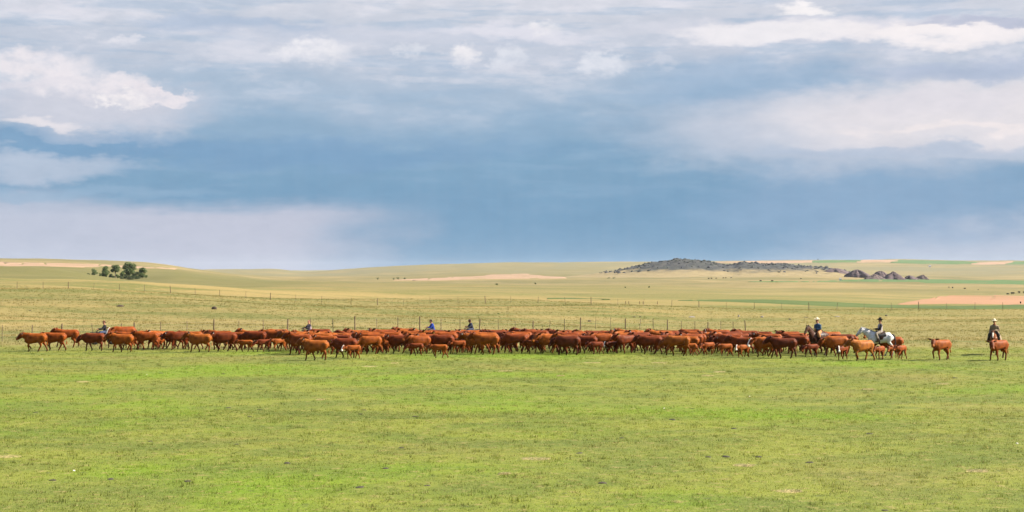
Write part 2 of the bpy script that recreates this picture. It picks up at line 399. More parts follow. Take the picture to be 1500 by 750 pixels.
M_DKGREEN = field_mat('hay_strip', (.105, .145, .042), (.085, .125, .038), (.05, .08, .024))
M_TANFAR = field_mat('stubble', (.36, .28, .14), (.30, .25, .12), (.25, .21, .10))
def field(name, top, bot, mat, label, off=None, ny=14, steps=60):
    x0 = max(top[0][0], bot[0][0]); x1 = min(top[-1][0], bot[-1][0])
    V = []
    xs = np.linspace(x0, x1, steps+1)
    for x in xs:
        yt = np.interp(x, [p[0] for p in top], [p[1] for p in top]); yb = np.interp(x, [p[0] for p in bot], [p[1] for p in bot])
        yb = max(yb, yt+.15)
        a = hit(x, yb); c = hit(x, yt)
        for k in range(ny+1):
            d = a.y+(c.y-a.y)*k/ny; xx = (x-750)/F*d
            rim = x in (xs[0], xs[-1]) or k in (0, ny); V.append((xx, d, h1(xx, d)+(-.4 if rim else max(.10, d*.00025))))
    Fc = [[i*(ny+1)+k, (i+1)*(ny+1)+k, (i+1)*(ny+1)+k+1, i*(ny+1)+k+1] for i in range(steps) for k in range(ny)]
    o = link(name, mesh_np(name, V, Fc), mat); tag(o, label, kind='structure'); return o
E = [(0, 0)]
field('field', [(-60, 383.2), (0, 384), (120, 386.4), (200, 389.6), (262, 393.5)], [(-60, 389.4), (0, 389.6), (120, 391.2), (200, 393.4), (262, 394.2)], M_PINK, 'pale pink fallow strip on the hill behind the grove')
field('field', [(575, 410.6), (690, 404.5), (720, 401.5), (770, 401), (832, 406)], [(575, 411), (690, 410.5), (720, 410.2), (770, 409.8), (832, 408)], M_PINK, 'pale pink fallow field on the far slope')
field('field', [(1312, 446.2), (1360, 437), (1390, 431.5), (1440, 432.5), (1560, 433.5)], [(1312, 446.6), (1360, 447), (1390, 447.2), (1440, 447.6), (1560, 447.6)], M_SALMON, 'reddish bare field beyond the dark green hay strip', ny=24)
field('field', [(985, 440), (1050, 438.4), (1120, 438.6), (1200, 441.5), (1300, 446.2), (1400, 447.8), (1560, 445)], [(985, 440.6), (1050, 442), (1120, 445.2), (1200, 448.8), (1300, 452), (1400, 453.5), (1560, 453.6)], M_DKGREEN, 'dark green hay strip running along the wire fence', ny=24)
field('field', [(1090, 412.6), (1180, 412.2), (1245, 410), (1300, 407.5), (1400, 409), (1560, 412)], [(1090, 413.2), (1180, 413.3), (1245, 413.2), (1300, 414.5), (1400, 418), (1560, 421)], M_GREEN, 'green crop field below the spoil heaps', ny=20)
field('field', [(800, 437.2), (840, 436.2), (895, 438.6)], [(800, 438.4), (840, 438.2), (895, 439)], M_DKGREEN, 'thin dark green line of grass behind the wire fence')
for (t, bt, m, l) in (
    ([(1045, 384), (1120, 382.6), (1192, 381.8)], [(1045, 385), (1120, 386), (1192, 384.8)], M_PINK, 'pinkish fallow field on the skyline behind the rocky hill'),
    ([(1188, 383), (1202, 381.6), (1262, 381.0)], [(1188, 384.6), (1202, 385.2), (1262, 384.6)], M_GREEN, 'green crop strip on the skyline beside the pinkish fallow'),
    ([(1254, 383.6), (1264, 380.8), (1316, 380.6)], [(1254, 384.6), (1264, 385), (1316, 384)], M_PINK, 'pinkish strip between two green skyline fields'),
    ([(1304, 384), (1318, 380.6), (1400, 382.6), (1432, 383.6)], [(1304, 384.8), (1318, 386), (1400, 387.4), (1432, 386)], M_GREEN, 'longest green crop field on the skyline'),
    ([(1422, 386.4), (1440, 384), (1484, 383)], [(1422, 387.6), (1440, 388.4), (1484, 386.2)], M_PINK, 'pinkish wedge of fallow on the skyline'),
    ([(1472, 386.6), (1488, 383), (1560, 383)], [(1472, 387.2), (1488, 387.8), (1560, 388)], M_GREEN, 'green crop field closing the skyline')):
    field('field', t, bt, m, l)

# ------------------------------------------------------------------ lofted bodies
class Body:
    """closed tapering tubes, fused by a voxel remesh into one continuous skin; colours follow the tube each point came from"""
    def __init__(s): s.V = []; s.F = []; s.S = []
    def tube(s, pts, col, n=14, lat=None, sub=4, box=1.0):
        """pts: (x,y,z,a,b): centre, half-width sideways a, half-height b"""
        P = np.array([p[:3] for p in pts], float); A = np.array([p[3] for p in pts]); B = np.array([p[4] if len(p) > 4 else p[3] for p in pts])
        if sub > 1 and len(P) > 2:                       # Catmull-Rom for a smooth run
            def cr(D):
                D = np.asarray(D, float); out = []
                E_ = np.concatenate([[2*D[0]-D[1]], D, [2*D[-1]-D[-2]]])
                for i in range(len(D)-1):
                    for k in range(sub):
                        t = k/sub; p0, p1, p2, p3 = E_[i:i+4]
                        out.append(.5*((2*p1)+(-p0+p2)*t+(2*p0-5*p1+4*p2-p3)*t*t+(-p0+3*p1-3*p2+p3)*t**3))
                out.append(D[-1]); return np.array(out)
            P, A, B = cr(P), np.maximum(cr(A), .004), np.maximum(cr(B), .004)
        T = np.gradient(P, axis=0); T /= np.linalg.norm(T, axis=1)[:, None]+1e-9
        base = len(s.V)
        for p, t, a, b_ in zip(P, T, A, B):
            L = np.array(lat if lat is not None else (0, 1, 0), float); L = L-L.dot(t)*t
            if np.linalg.norm(L) < 1e-3: L = np.array((1., 0, 0))-t[0]*t
            L /= np.linalg.norm(L); U = np.cross(t, L)
            for k in range(n):
                w = 2*math.pi*k/n; cw, sw_ = math.cos(w), math.sin(w); s.V.append(tuple(p+L*a*math.copysign(abs(cw)**box, cw)+U*b_*math.copysign(abs(sw_)**box, sw_)))
            s.S.append((*p, (a*b_)**.5, max(a, b_), min(a, b_), *col))
        m = len(P)
        for i in range(m-1):
            for k in range(n): s.F.append((base+i*n+k, base+i*n+(k+1) % n, base+(i+1)*n+(k+1) % n, base+(i+1)*n+k))
        s.V.append(tuple(P[0]-T[0]*min(A[0], B[0])*.4)); s.V.append(tuple(P[-1]+T[-1]*min(A[-1], B[-1])*.4)); c0, c1 = len(s.V)-2, len(s.V)-1
        for k in range(n):
            s.F.append((c0, base+(k+1) % n, base+k)); e = base+(m-1)*n; s.F.append((c1, e+k, e+(k+1) % n))
    def build(s, name, voxel, mat, smooth=2, scale=1.0, extra=None):
        me0 = bpy.data.meshes.new(name); me0.from_pydata(s.V, [], s.F)
        import bmesh
        bm = bmesh.new(); bm.from_mesh(me0); bmesh.ops.recalc_face_normals(bm, faces=bm.faces); bm.to_mesh(me0); bm.free()
        o = bpy.data.objects.new(name, me0); COL.objects.link(o)
        r = o.modifiers.new('r', 'REMESH'); r.mode = 'VOXEL'; r.voxel_size = voxel; r.use_smooth_shade = True
        sm = o.modifiers.new('s', 'SMOOTH'); sm.iterations = smooth; sm.factor = .5
        dg = bpy.context.evaluated_depsgraph_get()
        me = bpy.data.meshes.new_from_object(o.evaluated_get(dg)); me.name = name
        bpy.data.objects.remove(o); bpy.data.meshes.remove(me0)
        n = len(me.vertices); co = np.empty(n*3, np.float32); me.vertices.foreach_get('co', co); co = co.reshape(-1, 3)
        S = np.array([x if len(x) == 10 else (*x, 0.)[:10] for x in s.S])
        best = np.full(n, 1e9); idx = np.zeros(n, int)
        for k in range(len(S)):
            dd = np.linalg.norm(co-S[k, :3], axis=1)-S[k, 3]
            mk = dd < best; best[mk] = dd[mk]; idx[mk] = k
        C = S[idx, 6:10].copy()
        if extra: extra(co, C)
        at_ = me.attributes.new('tone', 'FLOAT_COLOR', 'POINT'); at_.data.foreach_set('color', C.astype(np.float32).ravel())
        if scale != 1.0: me.transform(Matrix.Scale(scale, 4))
        me.materials.clear(); me.materials.append(mat)
        return me

# coat: object colour x tone; alpha of tone = white markings
def coat(name, rough=.62, patch=.7):
    m, q, b = principled(name, rough, .12)
    oi = N(q.t, 'ShaderNodeObjectInfo'); at_ = N(q.t, 'ShaderNodeAttribute', attribute_name='tone'); tcn = N(q.t, 'ShaderNodeTexCoord')
    c = q.mix(1.0, oi.outputs['Color'], at_.outputs['Color'], 'MULTIPLY')
    n1 = q.noise(tcn.outputs['Object'], 3.2, 4, .6); n2 = q.noise(q.scale(tcn.outputs['Object'], (6, 20, 20)), 2.5, 4, .65)
    c = q.mix(q.rng(n1, .35, .66, 0, patch), c, q.mix(1.0, c, (.42, .34, .30), 'MULTIPLY'))
    c = q.mix(q.rng(n2, .45, .7, 0, .35), c, q.mix(1.0, c, (1.5, 1.6, 1.6), 'MULTIPLY'))
    c = q.mix(at_.outputs['Alpha'], c, (.62, .57, .50))
    q.put(b.inputs['Base Color'], c)
    bp = N(q.t, 'ShaderNodeBump'); bp.inputs['Strength'].default_value = .25; bp.inputs['Distance'].default_value = .02
    q.put(bp.inputs['Height'], n2); q.put(b.inputs['Normal'], bp.outputs[0])
    return m
M_COAT = coat('cattle_coat'); M_HAIR = coat('horse_coat', .5, .25)
def ik(J, Fp, l1, l2, bend):
    """middle joint of a two-bone limb in the x-z plane"""
    dx_, dz_ = Fp[0]-J[0], Fp[1]-J[1]; D = min(math.hypot(dx_, dz_), l1+l2-.004); D = max(D, .05)
    c = max(-1, min(1, (l1*l1+D*D-l2*l2)/(2*l1*D))); a = math.atan2(dz_, dx_)+bend*math.acos(c)
    return (J[0]+l1*math.cos(a), J[1]+l1*math.sin(a))
def gait(ph, A, lift):
    ph %= 1
    if ph < .62: return A-2*A*ph/.62, 0.
    t = (ph-.62)/.38; return -A+2*A*(t*t*(3-2*t)), lift*math.sin(math.pi*t)
BASE = (1, 1, 1, 0); DARK = (.42, .38, .36, 0); SHIN = (.62, .56, .52, 0); HOOF = (.16, .2, .3, 0); MUZ = (1.25, 1.5, 1.9, 0); WHT = (1, 1, 1, 1); LIGHT = (1.35, 1.5, 1.6, 0); EYE_C = (.05, .08, .1, 0)
def cattle(name, phase, calf=False, neck=0., yaw=0., white=False, lean=False, A=.27, belly=1.):
    B = Body(); dp = .66 if calf else .80 if lean else .90; wd = .78 if calf else .84 if lean else .95
    def tr(x, zc, w, h):                         # trunk ring keeping the back line while a calf's belly is tucked up
        top = zc+h; h2 = h*dp*(belly if x < .3 else 1)*(1.10 if x > .3 else 1.04 if x > 0 else .96 if x < -.3 else 1); return (x*(.84 if calf else .9), 0, top-h2, w*wd, h2)
    B.tube([tr(*r) for r in ((-.90, 1.10, .10, .12), (-.84, 1.07, .20, .21), (-.68, 1.01, .27, .29), (-.42, .965, .29, .345), (-.1, .93, .33, .375), (.2, .915, .335, .385), (.45, .925, .30, .395), (.64, .95, .23, .36), (.80, .98, .13, .26))], BASE, 20, box=.72)
    B.tube([(x_*(.84 if calf else .9), 0, z_, w_, h_) for x_, z_, w_, h_ in ((-.80, 1.27, .09, .05), (-.5, 1.285, .12, .05), (-.2, 1.275, .1, .05), (.3, 1.28, .09, .05), (.55, 1.30, .08, .06))], LIGHT, 10)   # back line
    B.tube([(-.60, -.21, 1.19, .06), (-.60, .21, 1.19, .06)], BASE, 10, lat=(1, 0, 0))                     # hook bones
    for sgn in (-1, 1): B.tube([(.36*(.84 if calf else .9), sgn*.20*wd, .80, .06, .10), (.5*(.84 if calf else .9), sgn*.19*wd, 1.0, .07, .13), (.48*(.84 if calf else .9), sgn*.12*wd, 1.22, .05, .10)], BASE, 10)   # shoulder
    # neck and head
    hs = 1.32 if calf else 1.30; cx = .84 if calf else .9; HEAD_SHADE = (.72, .66, .62, 0)  # darker head tone paints in the shade on the faces
    ny = math.sin(yaw); cy = math.cos(yaw)
    nb = np.array((.52*cx, 0, 1.05)); npitch = R(13)+neck*1.2
    ne = nb+(.46 if calf else .44)*np.array((math.cos(npitch)*math.cos(yaw*.5), math.cos(npitch)*math.sin(yaw*.5), math.sin(npitch)))
    nm = (nb+ne)/2+np.array((0, 0, -.01))
    B.tube([(*nb, .20*wd, .33*(.85 if calf else 1)), (*nm, .155*wd, .265*(.85 if calf else 1)), (*(ne), .12, .20*(.9 if calf else 1))], BASE, 14, lat=(-ny*.5, 1, 0))
    B.tube([(*(ne+np.array((0, 0, -.14))), .03, .06), (*(nm+np.array((.0, 0, -.24*(.8 if calf else 1)))), .03, .08), (*(nb+np.array((.10, 0, -.36*(.7 if calf else 1)))), .05, .10)], BASE, 10)
    hp = R(-46)+neck*.5; hd = np.array((math.cos(hp)*math.cos(yaw*1.3), math.cos(hp)*math.sin(yaw*1.3), math.sin(hp)))
    hl = np.array((-math.sin(yaw*1.3), math.cos(yaw*1.3), 0)); hu = np.cross(hd, hl)
    p0 = ne+hu*.06-hd*.05
    fc = HEAD_SHADE
    if white: B.tube([(*(p0+hu*.10*hs-hd*.02), .05, .03), (*(p0+hd*.14*hs+hu*.125*hs), .06, .025), (*(p0+hd*.34*hs+hu*.09*hs), .06, .03)], WHT, 10, lat=hl)
    B.tube([(*(p0), .095*hs, .11*hs), (*(p0+hd*.10*hs), .125*hs, .14*hs), (*(p0+hd*.22*hs), .112*hs, .13*hs), (*(p0+hd*.33*hs), .086*hs, .105*hs)], fc, 14, lat=hl)
    B.tube([(*(p0+hd*.33*hs), .078*hs, .095*hs), (*(p0+hd*.42*hs), .082*hs, .085*hs), (*(p0+hd*.475*hs), .07*hs, .065*hs)], WHT if white else MUZ, 12, lat=hl)
    B.tube([(*(p0-hd*.02+hu*.05), .06, .06), (*(p0+hd*.05+hu*.07), .07, .05)], fc, 10, lat=hl)                 # poll
    tags = []
    for sgn in (-1, 1):
        r0 = p0+hl*sgn*.08*hs-hd*.0+hu*.03; r1 = p0+hl*sgn*.18*hs-hd*.06+hu*.04; r2 = p0+hl*sgn*.30*hs-hd*.08+hu*.05
        B.tube([(*r0, .03, .03), (*r1, .03, .075*hs), (*r2, .02, .025)], DARK if not white else BASE, 10, lat=hd)
        B.tube([(*(p0+hd*.17*hs+hl*sgn*.098*hs+hu*.05*hs), .022), (*(p0+hd*.20*hs+hl*sgn*.102*hs+hu*.045*hs), .022)], EYE_C, 8)
        tags.append((r1, r2))
    # legs
    for k, sgn in ((0, 1), (.5, -1)):
        s, l = gait(phase+k, A*1.35, .15)                                            # hind
        J = (-.44+.28*s, .76+(.04 if calf else 0)); Fk = (-.64+s, .12+l); hk = ik(J, Fk, .345, .385, -1)
        if hk[0] > (J[0]+Fk[0])/2: hk = ik(J, Fk, .345, .385, 1)
        y = .15*wd; fx = Fk[0]; 
        B.tube([(-.70*cx, sgn*y, 1.12, .15*wd, .19), (-.66*cx, sgn*y*1.05, .95, .15*wd, .22), (J[0]*cx-.06, sgn*y*1.1, J[1]+.02, .12*wd, .19)], BASE, 14)
        B.tube([(J[0]*cx-.05, sgn*y*1.1, J[1], .11*wd, .17), ((J[0]*.45+hk[0]*.55)*cx, sgn*y, J[1]*.45+hk[1]*.55, .085, .12), (hk[0]*cx, sgn*y, hk[1], .06, .078)], BASE, 12)
        B.tube([(hk[0]*cx, sgn*y, hk[1], .058, .075), ((hk[0]*.5+fx*.5)*cx, sgn*y, hk[1]*.5+Fk[1]*.5, .05, .056), (fx*cx, sgn*y, Fk[1], .055)], SHIN, 12)
        tl = .25*l/.1*.5
        B.tube([(fx*cx, sgn*y, Fk[1], .045), ((fx+.035-tl*.2)*cx, sgn*y, Fk[1]-.06, .046)], DARK, 10)
        B.tube([((fx+.03-tl*.2)*cx, sgn*y, Fk[1]-.06, .048), ((fx+.065-tl*.35)*cx, sgn*y, Fk[1]-.118, .062, .05)], HOOF, 10)
        s, l = gait(phase+k+.25, A*1.35, .15)                                        # fore
        J = (.42+.34*s, .76); Fk = (.43+s, .12+l); kn = ik(J, Fk, .35, .315, 1)
        if kn[0] < (J[0]+Fk[0])/2: kn = ik(J, Fk, .35, .315, -1)
        y = .155*wd; fx = Fk[0]
        B.tube([(.50*cx, sgn*y*.95, 1.08, .10*wd, .18), (.47*cx, sgn*y*1.15, .92, .12*wd, .17), (J[0]*cx, sgn*y*1.05, J[1], .085*wd, .11)], BASE, 14)
        B.tube([(J[0]*cx, sgn*y*1.05, J[1], .09*wd, .13), ((J[0]*.5+kn[0]*.5)*cx, sgn*y, J[1]*.5+kn[1]*.5, .075, .09), (kn[0]*cx, sgn*y, kn[1], .064)], BASE, 12)
        B.tube([(kn[0]*cx, sgn*y, kn[1], .062), ((kn[0]*.5+fx*.5)*cx, sgn*y, kn[1]*.5+Fk[1]*.5, .049), (fx*cx, sgn*y, Fk[1], .055)], SHIN, 12)
        tl = .25*l/.1*.5
        B.tube([(fx*cx, sgn*y, Fk[1], .044), ((fx+.03-tl*.2)*cx, sgn*y, Fk[1]-.06, .045)], DARK, 10)
        B.tube([((fx+.03-tl*.2)*cx, sgn*y, Fk[1]-.06, .048), ((fx+.06-tl*.35)*cx, sgn*y, Fk[1]-.118, .062, .05)], HOOF, 10)
    sw = .06*math.sin(phase*6.28)
    B.tube([(-.88*cx, 0, 1.20, .035), (-.955*cx, sw*.3, 1.08, .028), (-.965*cx, sw*.7, .85, .024), (-.95*cx, sw, .66, .026)], BASE, 8)
    B.tube([(-.95*cx, sw, .68, .03), (-.95*cx, sw*1.1, .55, .05, .04), (-.94*cx, sw*1.2, .42, .02)], LIGHT, 8)
    if not calf:
        B.tube([(-.48, 0, .68, .09, .07), (-.38, 0, .62, .10, .08), (-.28, 0, .66, .08, .06)], LIGHT, 10)       # udder
        B.tube([(.44, 0, .68, .05, .08), (.56, 0, .70, .07, .10), (.63, 0, .82, .06, .09)], BASE, 10)          # brisket
    sc = .66 if calf else 1.0
    def shade(co, C):
        pass
    me = B.build(name, .027 if not calf else .028, M_COAT, 2, sc, shade)
    return me, [(Vector(a)*sc, Vector(b_)*sc) for a, b_ in tags]

COWS = [cattle('cow_walking', p, neck=nk, yaw=yw, belly=be, A=A_, lean=ln) for p, nk, yw, be, A_, ln in (
    (.05, R(6), .1, 1.0, .28, False), (.22, R(14), -.15, .98, .30, True), (.38, R(-14), .05, 1.04, .26, False), (.55, R(4), .3, 1.0, .30, False),
    (.70, R(-22), -.05, .97, .29, True), (.86, R(18), .2, 1.02, .28, False), (.30, R(-2), .75, 1.0, .22, True), (.62, R(12), -.5, .98, .26, False),
    (.15, R(10), .45, 1.0, .24, True), (.47, R(-30), .1, 1.0, .27, False), (.93, R(0), -.3, 1.0, .30, True), (.78, R(22), .35, .98, .26, False))]
CALVES = [cattle('calf_walking', p, True, nk, yw, wh, A=A_) for p, nk, yw, wh, A_ in (
    (.1, R(4), .1, False, .30), (.35, R(-12), .2, False, .33), (.6, R(8), -.1, False, .30), (.82, R(-4), .35, False, .28), (.45, R(2), .5, True, .22))]
WFACE = cattle('cow_white_face', .48, neck=R(-6), yaw=.45, white=True)
TAG_Y = simple('ear_tag_yellow', (.62, .45, .06), (.5, .36, .05)); TAG_W = simple('ear_tag_white', (.72, .70, .64), (.6, .58, .52))
_tagcache = {}
def eartag_mesh(i, a, b_):
    if i in _tagcache: return _tagcache[i]
    d = (b_-a).normalized(); c = a*.35+b_*.65+Vector((.03, 0, -.03)); up = Vector((0, 0, 1)); n = d.cross(up).normalized()
    V = []; w = .034; h = .042
    for t in (-.006, .006):
        for (uu, vv) in ((-.5, 1), (.5, 1), (1, .2), (1, -1), (-1, -1), (-1, .2)): V.append(c+d*uu*w+up*(vv*h-.03)+n*t)
    me = bpy.data.meshes.new('ear_tag')
    me.from_pydata([tuple(v) for v in V], [], [(0, 1, 2, 3, 4, 5), (11, 10, 9, 8, 7, 6)]+[(k, 6+k, 6+(k+1) % 6, (k+1) % 6) for k in range(6)])
    _tagcache[i] = me; return me
COATS = [(.160, .0335, .0026), (.185, .0450, .0036), (.122, .0230, .0021), (.170, .0375, .0029), (.102, .0180, .0018), (.192, .0475, .0036), (.140, .0280, .0024)]
TAN = (.195, .053, .0055); DKRED = (.075, .0132, .0018); BLACK = (.012, .010, .009)
def beast(src, key, pos, rz, sc, colr, label, cat, group, name, tagcol=None, white=None):
    me, tags = src
    o = link(name, me); o.location = pos; o.rotation_euler = (0, 0, rz); o.scale = (sc, sc, sc); o.color = (*colr, 1)
    tag(o, label, cat, group)
    if tagcol is not None:
        for s in ((0, 1) if tagcol[1] == 2 else (tagcol[1],)):
            t = link('ear_tag', eartag_mesh((key, s), *tags[s]), None, o)
            if not t.data.materials: t.data.materials.append(None)
            t.material_slots[0].link = 'OBJECT'; t.material_slots[0].material = tagcol[0]
    return o
placed = []
def tone(c): return 'dark mahogany' if c[0] < .13 else 'light orange-brown' if c[0] > .18 else 'red-brown'
def stretch(px): return ("at the herd's narrow front" if px < 340 else 'before the lilac-vested rider' if px < 545 else 'before the blue and navy riders' if px < 760 else 'mid-herd before the fence posts' if px < 1040 else "at the herd's rear near bay horse")
def tagword(t): return ' without ear tags' if t is None else (' with white ear tag' if t[0] is TAG_W else ' with yellow ear tag')
L_IN = 'red-brown cow walking in the thick of the packed herd'; L_EDGE = 'red-brown cow walking along the open near flank of the herd'; L_CALF = 'small red-brown calf trotting beside the cows on the flank of the herd'
G_IN = 'cows packed inside the herd'; G_EDGE = 'cows along the near flank of the herd'; G_CALF = 'calves of the herd'
def put(nose, rump, foot, kind, var, label=None, colr=None, tl=None, away=False, sc=None):
    d = EYE*F/(foot-HOR); calf = kind == 'calf'
    L = 2.08*(.66*.95 if calf else 1.0); s = sc or random.uniform(.90, .99)
    ext = abs(rump-nose)*d/F; cosv = min(1, ext/(L*s)); th = math.acos(max(cosv, .3))
    th = min(th, R(48))*(1 if not away else -1)
    left = rump > nose
    fx = (.83/2.08); opx = rump+(nose-rump)*fx
    x, y = at(opx, d)
    rz = (math.pi+th) if left else -th
    src = {'cow': COWS, 'calf': CALVES, 'wface': [WFACE]}[kind][var]
    grp = G_CALF if calf else G_EDGE
    own = label is not None
    colr = colr or random.choice(COATS)
    tl = tl if tl is not None else ((random.choice((TAG_W, TAG_Y)), random.choice((0, 1, 2))) if (random.random() < .6 and not calf) else None)
    if not label: label = (tone(colr)+' calf on near flank '+stretch(opx)) if calf else tone(colr)+' cow'+tagword(tl)+', near flank, '+stretch(opx)
    o = beast(src, (kind, var), (x, y, h1(x, y)), rz, s, colr, label, 'calf' if calf else 'cow', grp, 'calf' if calf else 'cow', tl)
    placed.append((x, y, .62 if calf else 1.0)); return o
T_ = (TAG_W, 2); TY = (TAG_Y, 0)
put(24, 70, 515, 'cow', 0, 'red-brown cow out in front leading the whole herd', COATS[1], T_)
put(50, 101, 513.5, 'cow', 3, 'red-brown cow following at the shoulder of the leading cow', COATS[3], TY)
put(74, 115, 509, 'cow', 1); put(109, 156, 514, 'cow', 2, 'dark red cow with lowered head in the third place of the column', COATS[4])
put(153, 196, 516, 'cow', 5, None, COATS[1]); put(196, 229, 511, 'cow', 4); put(216, 240, 511, 'cow', 1, None, COATS[5]); put(222, 236, 512, 'calf', 1)
put(236, 268, 511, 'cow', 2, None, COATS[4]); put(254, 298, 511.5, 'cow', 0); put(266, 311, 516, 'cow', 5, 'light red-brown young cow with a thin flank trotting before a dark cow', TAN, T_, sc=.92)
put(303, 346, 515, 'cow', 3, None, COATS[4]); put(343, 371, 515.5, 'calf', 0, None, COATS[5]); put(371, 396, 515.5, 'calf', 1); put(395, 417, 514.5, 'calf', 2, None, COATS[5])
put(385, 428, 510, 'cow', 4); put(430, 484, 528, 'cow', 5, 'bright red-brown cow walking out in front of the herd on open grass', TAN, T_)
put(418, 468, 512, 'cow', 1); put(478, 523, 524, 'cow', 2); put(500, 528, 525.5, 'calf', 4, 'small calf with white face patches behind the bright cow on open grass', COATS[1])
put(520, 566, 518, 'cow', 0); put(552, 607, 518, 'cow', 3, None, COATS[4]); put(590, 622, 521, 'calf', 1, None, COATS[2]); put(622, 658, 524.5, 'calf', 0, 'red-brown calf striding alone on the grass clear of the herd', COATS[5])
put(618, 667, 518, 'cow', 2, None, COATS[4]); put(655, 682, 518, 'calf', 3); put(679, 735, 519.5, 'cow', 1, None, COATS[1]); put(728, 773, 518, 'cow', 4); put(766, 791, 518, 'calf', 2)
put(779, 822, 518, 'cow', 3, None, COATS[5]); put(803, 851, 520, 'cow', 2, 'very dark red cow with a deep belly on the near flank', DKRED); put(858, 884, 519, 'calf', 0); put(882, 906, 518, 'calf', 4, 'dark calf with a white muzzle behind a small red calf', DKRED)
put(896, 930, 518, 'cow', 1, None, COATS[4]); put(924, 972, 519, 'cow', 0, None, COATS[4]); put(961, 1013, 521.5, 'cow', 4, 'light orange-red cow with lowered head on the near flank', TAN)
put(993, 1021, 521.5, 'calf', 0, None, COATS[5]); put(1023, 1047, 520, 'calf', 3); put(1047, 1073, 522, 'calf', 2, None, COATS[1]); put(1074, 1098, 523.5, 'calf', 4, 'red calf with a white face in front of a white-faced cow', COATS[1])
put(1094, 1140, 523, 'wface', 0, 'red-brown cow with a white face on the near flank', COATS[1], TY); put(1118, 1168, 525, 'cow', 1, 'large dark red cow walking level with the bay horse', DKRED)
put(1173, 1199, 523, 'calf', 1, None, COATS[4]); put(1168, 1198, 517, 'cow', 6, 'cow with raised head turned outward beneath the bay horse', COATS[3]); put(1192, 1233, 514, 'cow', 3, None, COATS[5])
put(1205, 1251, 519, 'cow', 4, 'dark red cow walking between the bay horse and the tan cow', DKRED); put(1222, 1242, 527, 'calf', 4, 'white-faced calf in front of the tan cow', COATS[2]); put(1239, 1280, 528.5, 'cow', 7, 'pale tan cow on the near flank below the grey horse', (.25, .080, .0110), (TAG_W, 0))
put(1278, 1296, 526.5, 'calf', 0, 'calf close behind the rump of the pale tan cow'); put(1296, 1318, 525, 'calf', 3, None, COATS[5]); put(1311, 1326, 526.5, 'calf', 2, 'last calf at the tail end of the herd')
put(1262, 1300, 515, 'cow', 5, None, COATS[1]); put(1277, 1324, 521, 'cow', 2, None, COATS[3]); put(1300, 1246, 522.5, 'calf', 1) if False else None
put(1356, 1394, 527.3, 'cow', 8, 'lone red cow trailing behind the herd', COATS[1], TY, sc=.93); put(1439, 1478, 528, 'cow', 6, 'last red cow walking just before the rider in the long coat', COATS[3], TY, sc=.93)
# the packed inside of the herd
def free(x, y, k=1.0, fx=1.95, fy=.82):
    return all(((x-a)/(fx*(k+s)/2))**2+((y-b_)/(fy*(k+s)/2))**2 > 1 for a, b_, s in placed)
RIDERS_AT = [at(1196, 105), at(1288, 104.5), at(1457, 106)]
tries = 0
far_edge = lambda px: np.interp(px, [150, 230, 330, 560, 640, 820, 1020, 1160, 1250], [114.8, 115, 115.5, 116.6, 117, 117, 115.8, 112, 108])
near_edge = lambda px: np.interp(px, [150, 420, 440, 660, 960, 1080, 1250], [112, 112, 105.5, 106.8, 106.2, 104.5, 103.5])
inside = 0
while tries < 9000 and inside < 185:
    tries += 1
    px = random.uniform(172, 1240); d = random.uniform(near_edge(px), far_edge(px)); x, y = at(px, d)
    if any(abs(x-a) < 2.3 and abs(y-b_) < 1.0 for a, b_ in RIDERS_AT): continue
    calf = inside < 14
    if not free(x, y, .62 if calf else 1.0): continue
    v = random.randrange(len(CALVES)-1) if calf else random.randrange(12)
    wf = (not calf) and random.random() < .015
    rz = math.pi+random.gauss(0, R(15))
    cc = random.choice(COATS); tg = (random.choice((TAG_W, TAG_W, TAG_Y)), random.choice((0, 1, 2))) if (not calf and random.random() < .55) else None
    lab = 'white-faced cow packed '+stretch(px) if wf else tone(cc)+' calf hemmed '+stretch(px) if calf else tone(cc)+' cow'+tagword(tg)+' packed '+stretch(px)
    beast(WFACE if wf else (CALVES if calf else COWS)[v], ('wface' if wf else 'calf' if calf else 'cow', 0 if wf else v), (x, y, h1(x, y)), rz, random.uniform(.88, 1.0), cc, lab,
          'calf' if calf else 'cow', 'white-faced cows in the herd' if wf else 'calves inside the herd' if calf else G_IN, 'calf' if calf else 'cow', tg)
    placed.append((x, y, .62 if calf else 1.0)); inside += 1
print('inside herd', inside, 'all cattle', len(placed))
# white-faced cow lifting its head behind the front of the column
x, y = at(181, 119)
beast(WFACE, ('wface', 0), (x, y, h1(x, y)), math.pi+R(25), 1.05, COATS[0], 'white-faced cow raising its head near the column front', 'cow', G_EDGE, 'cow', TY)

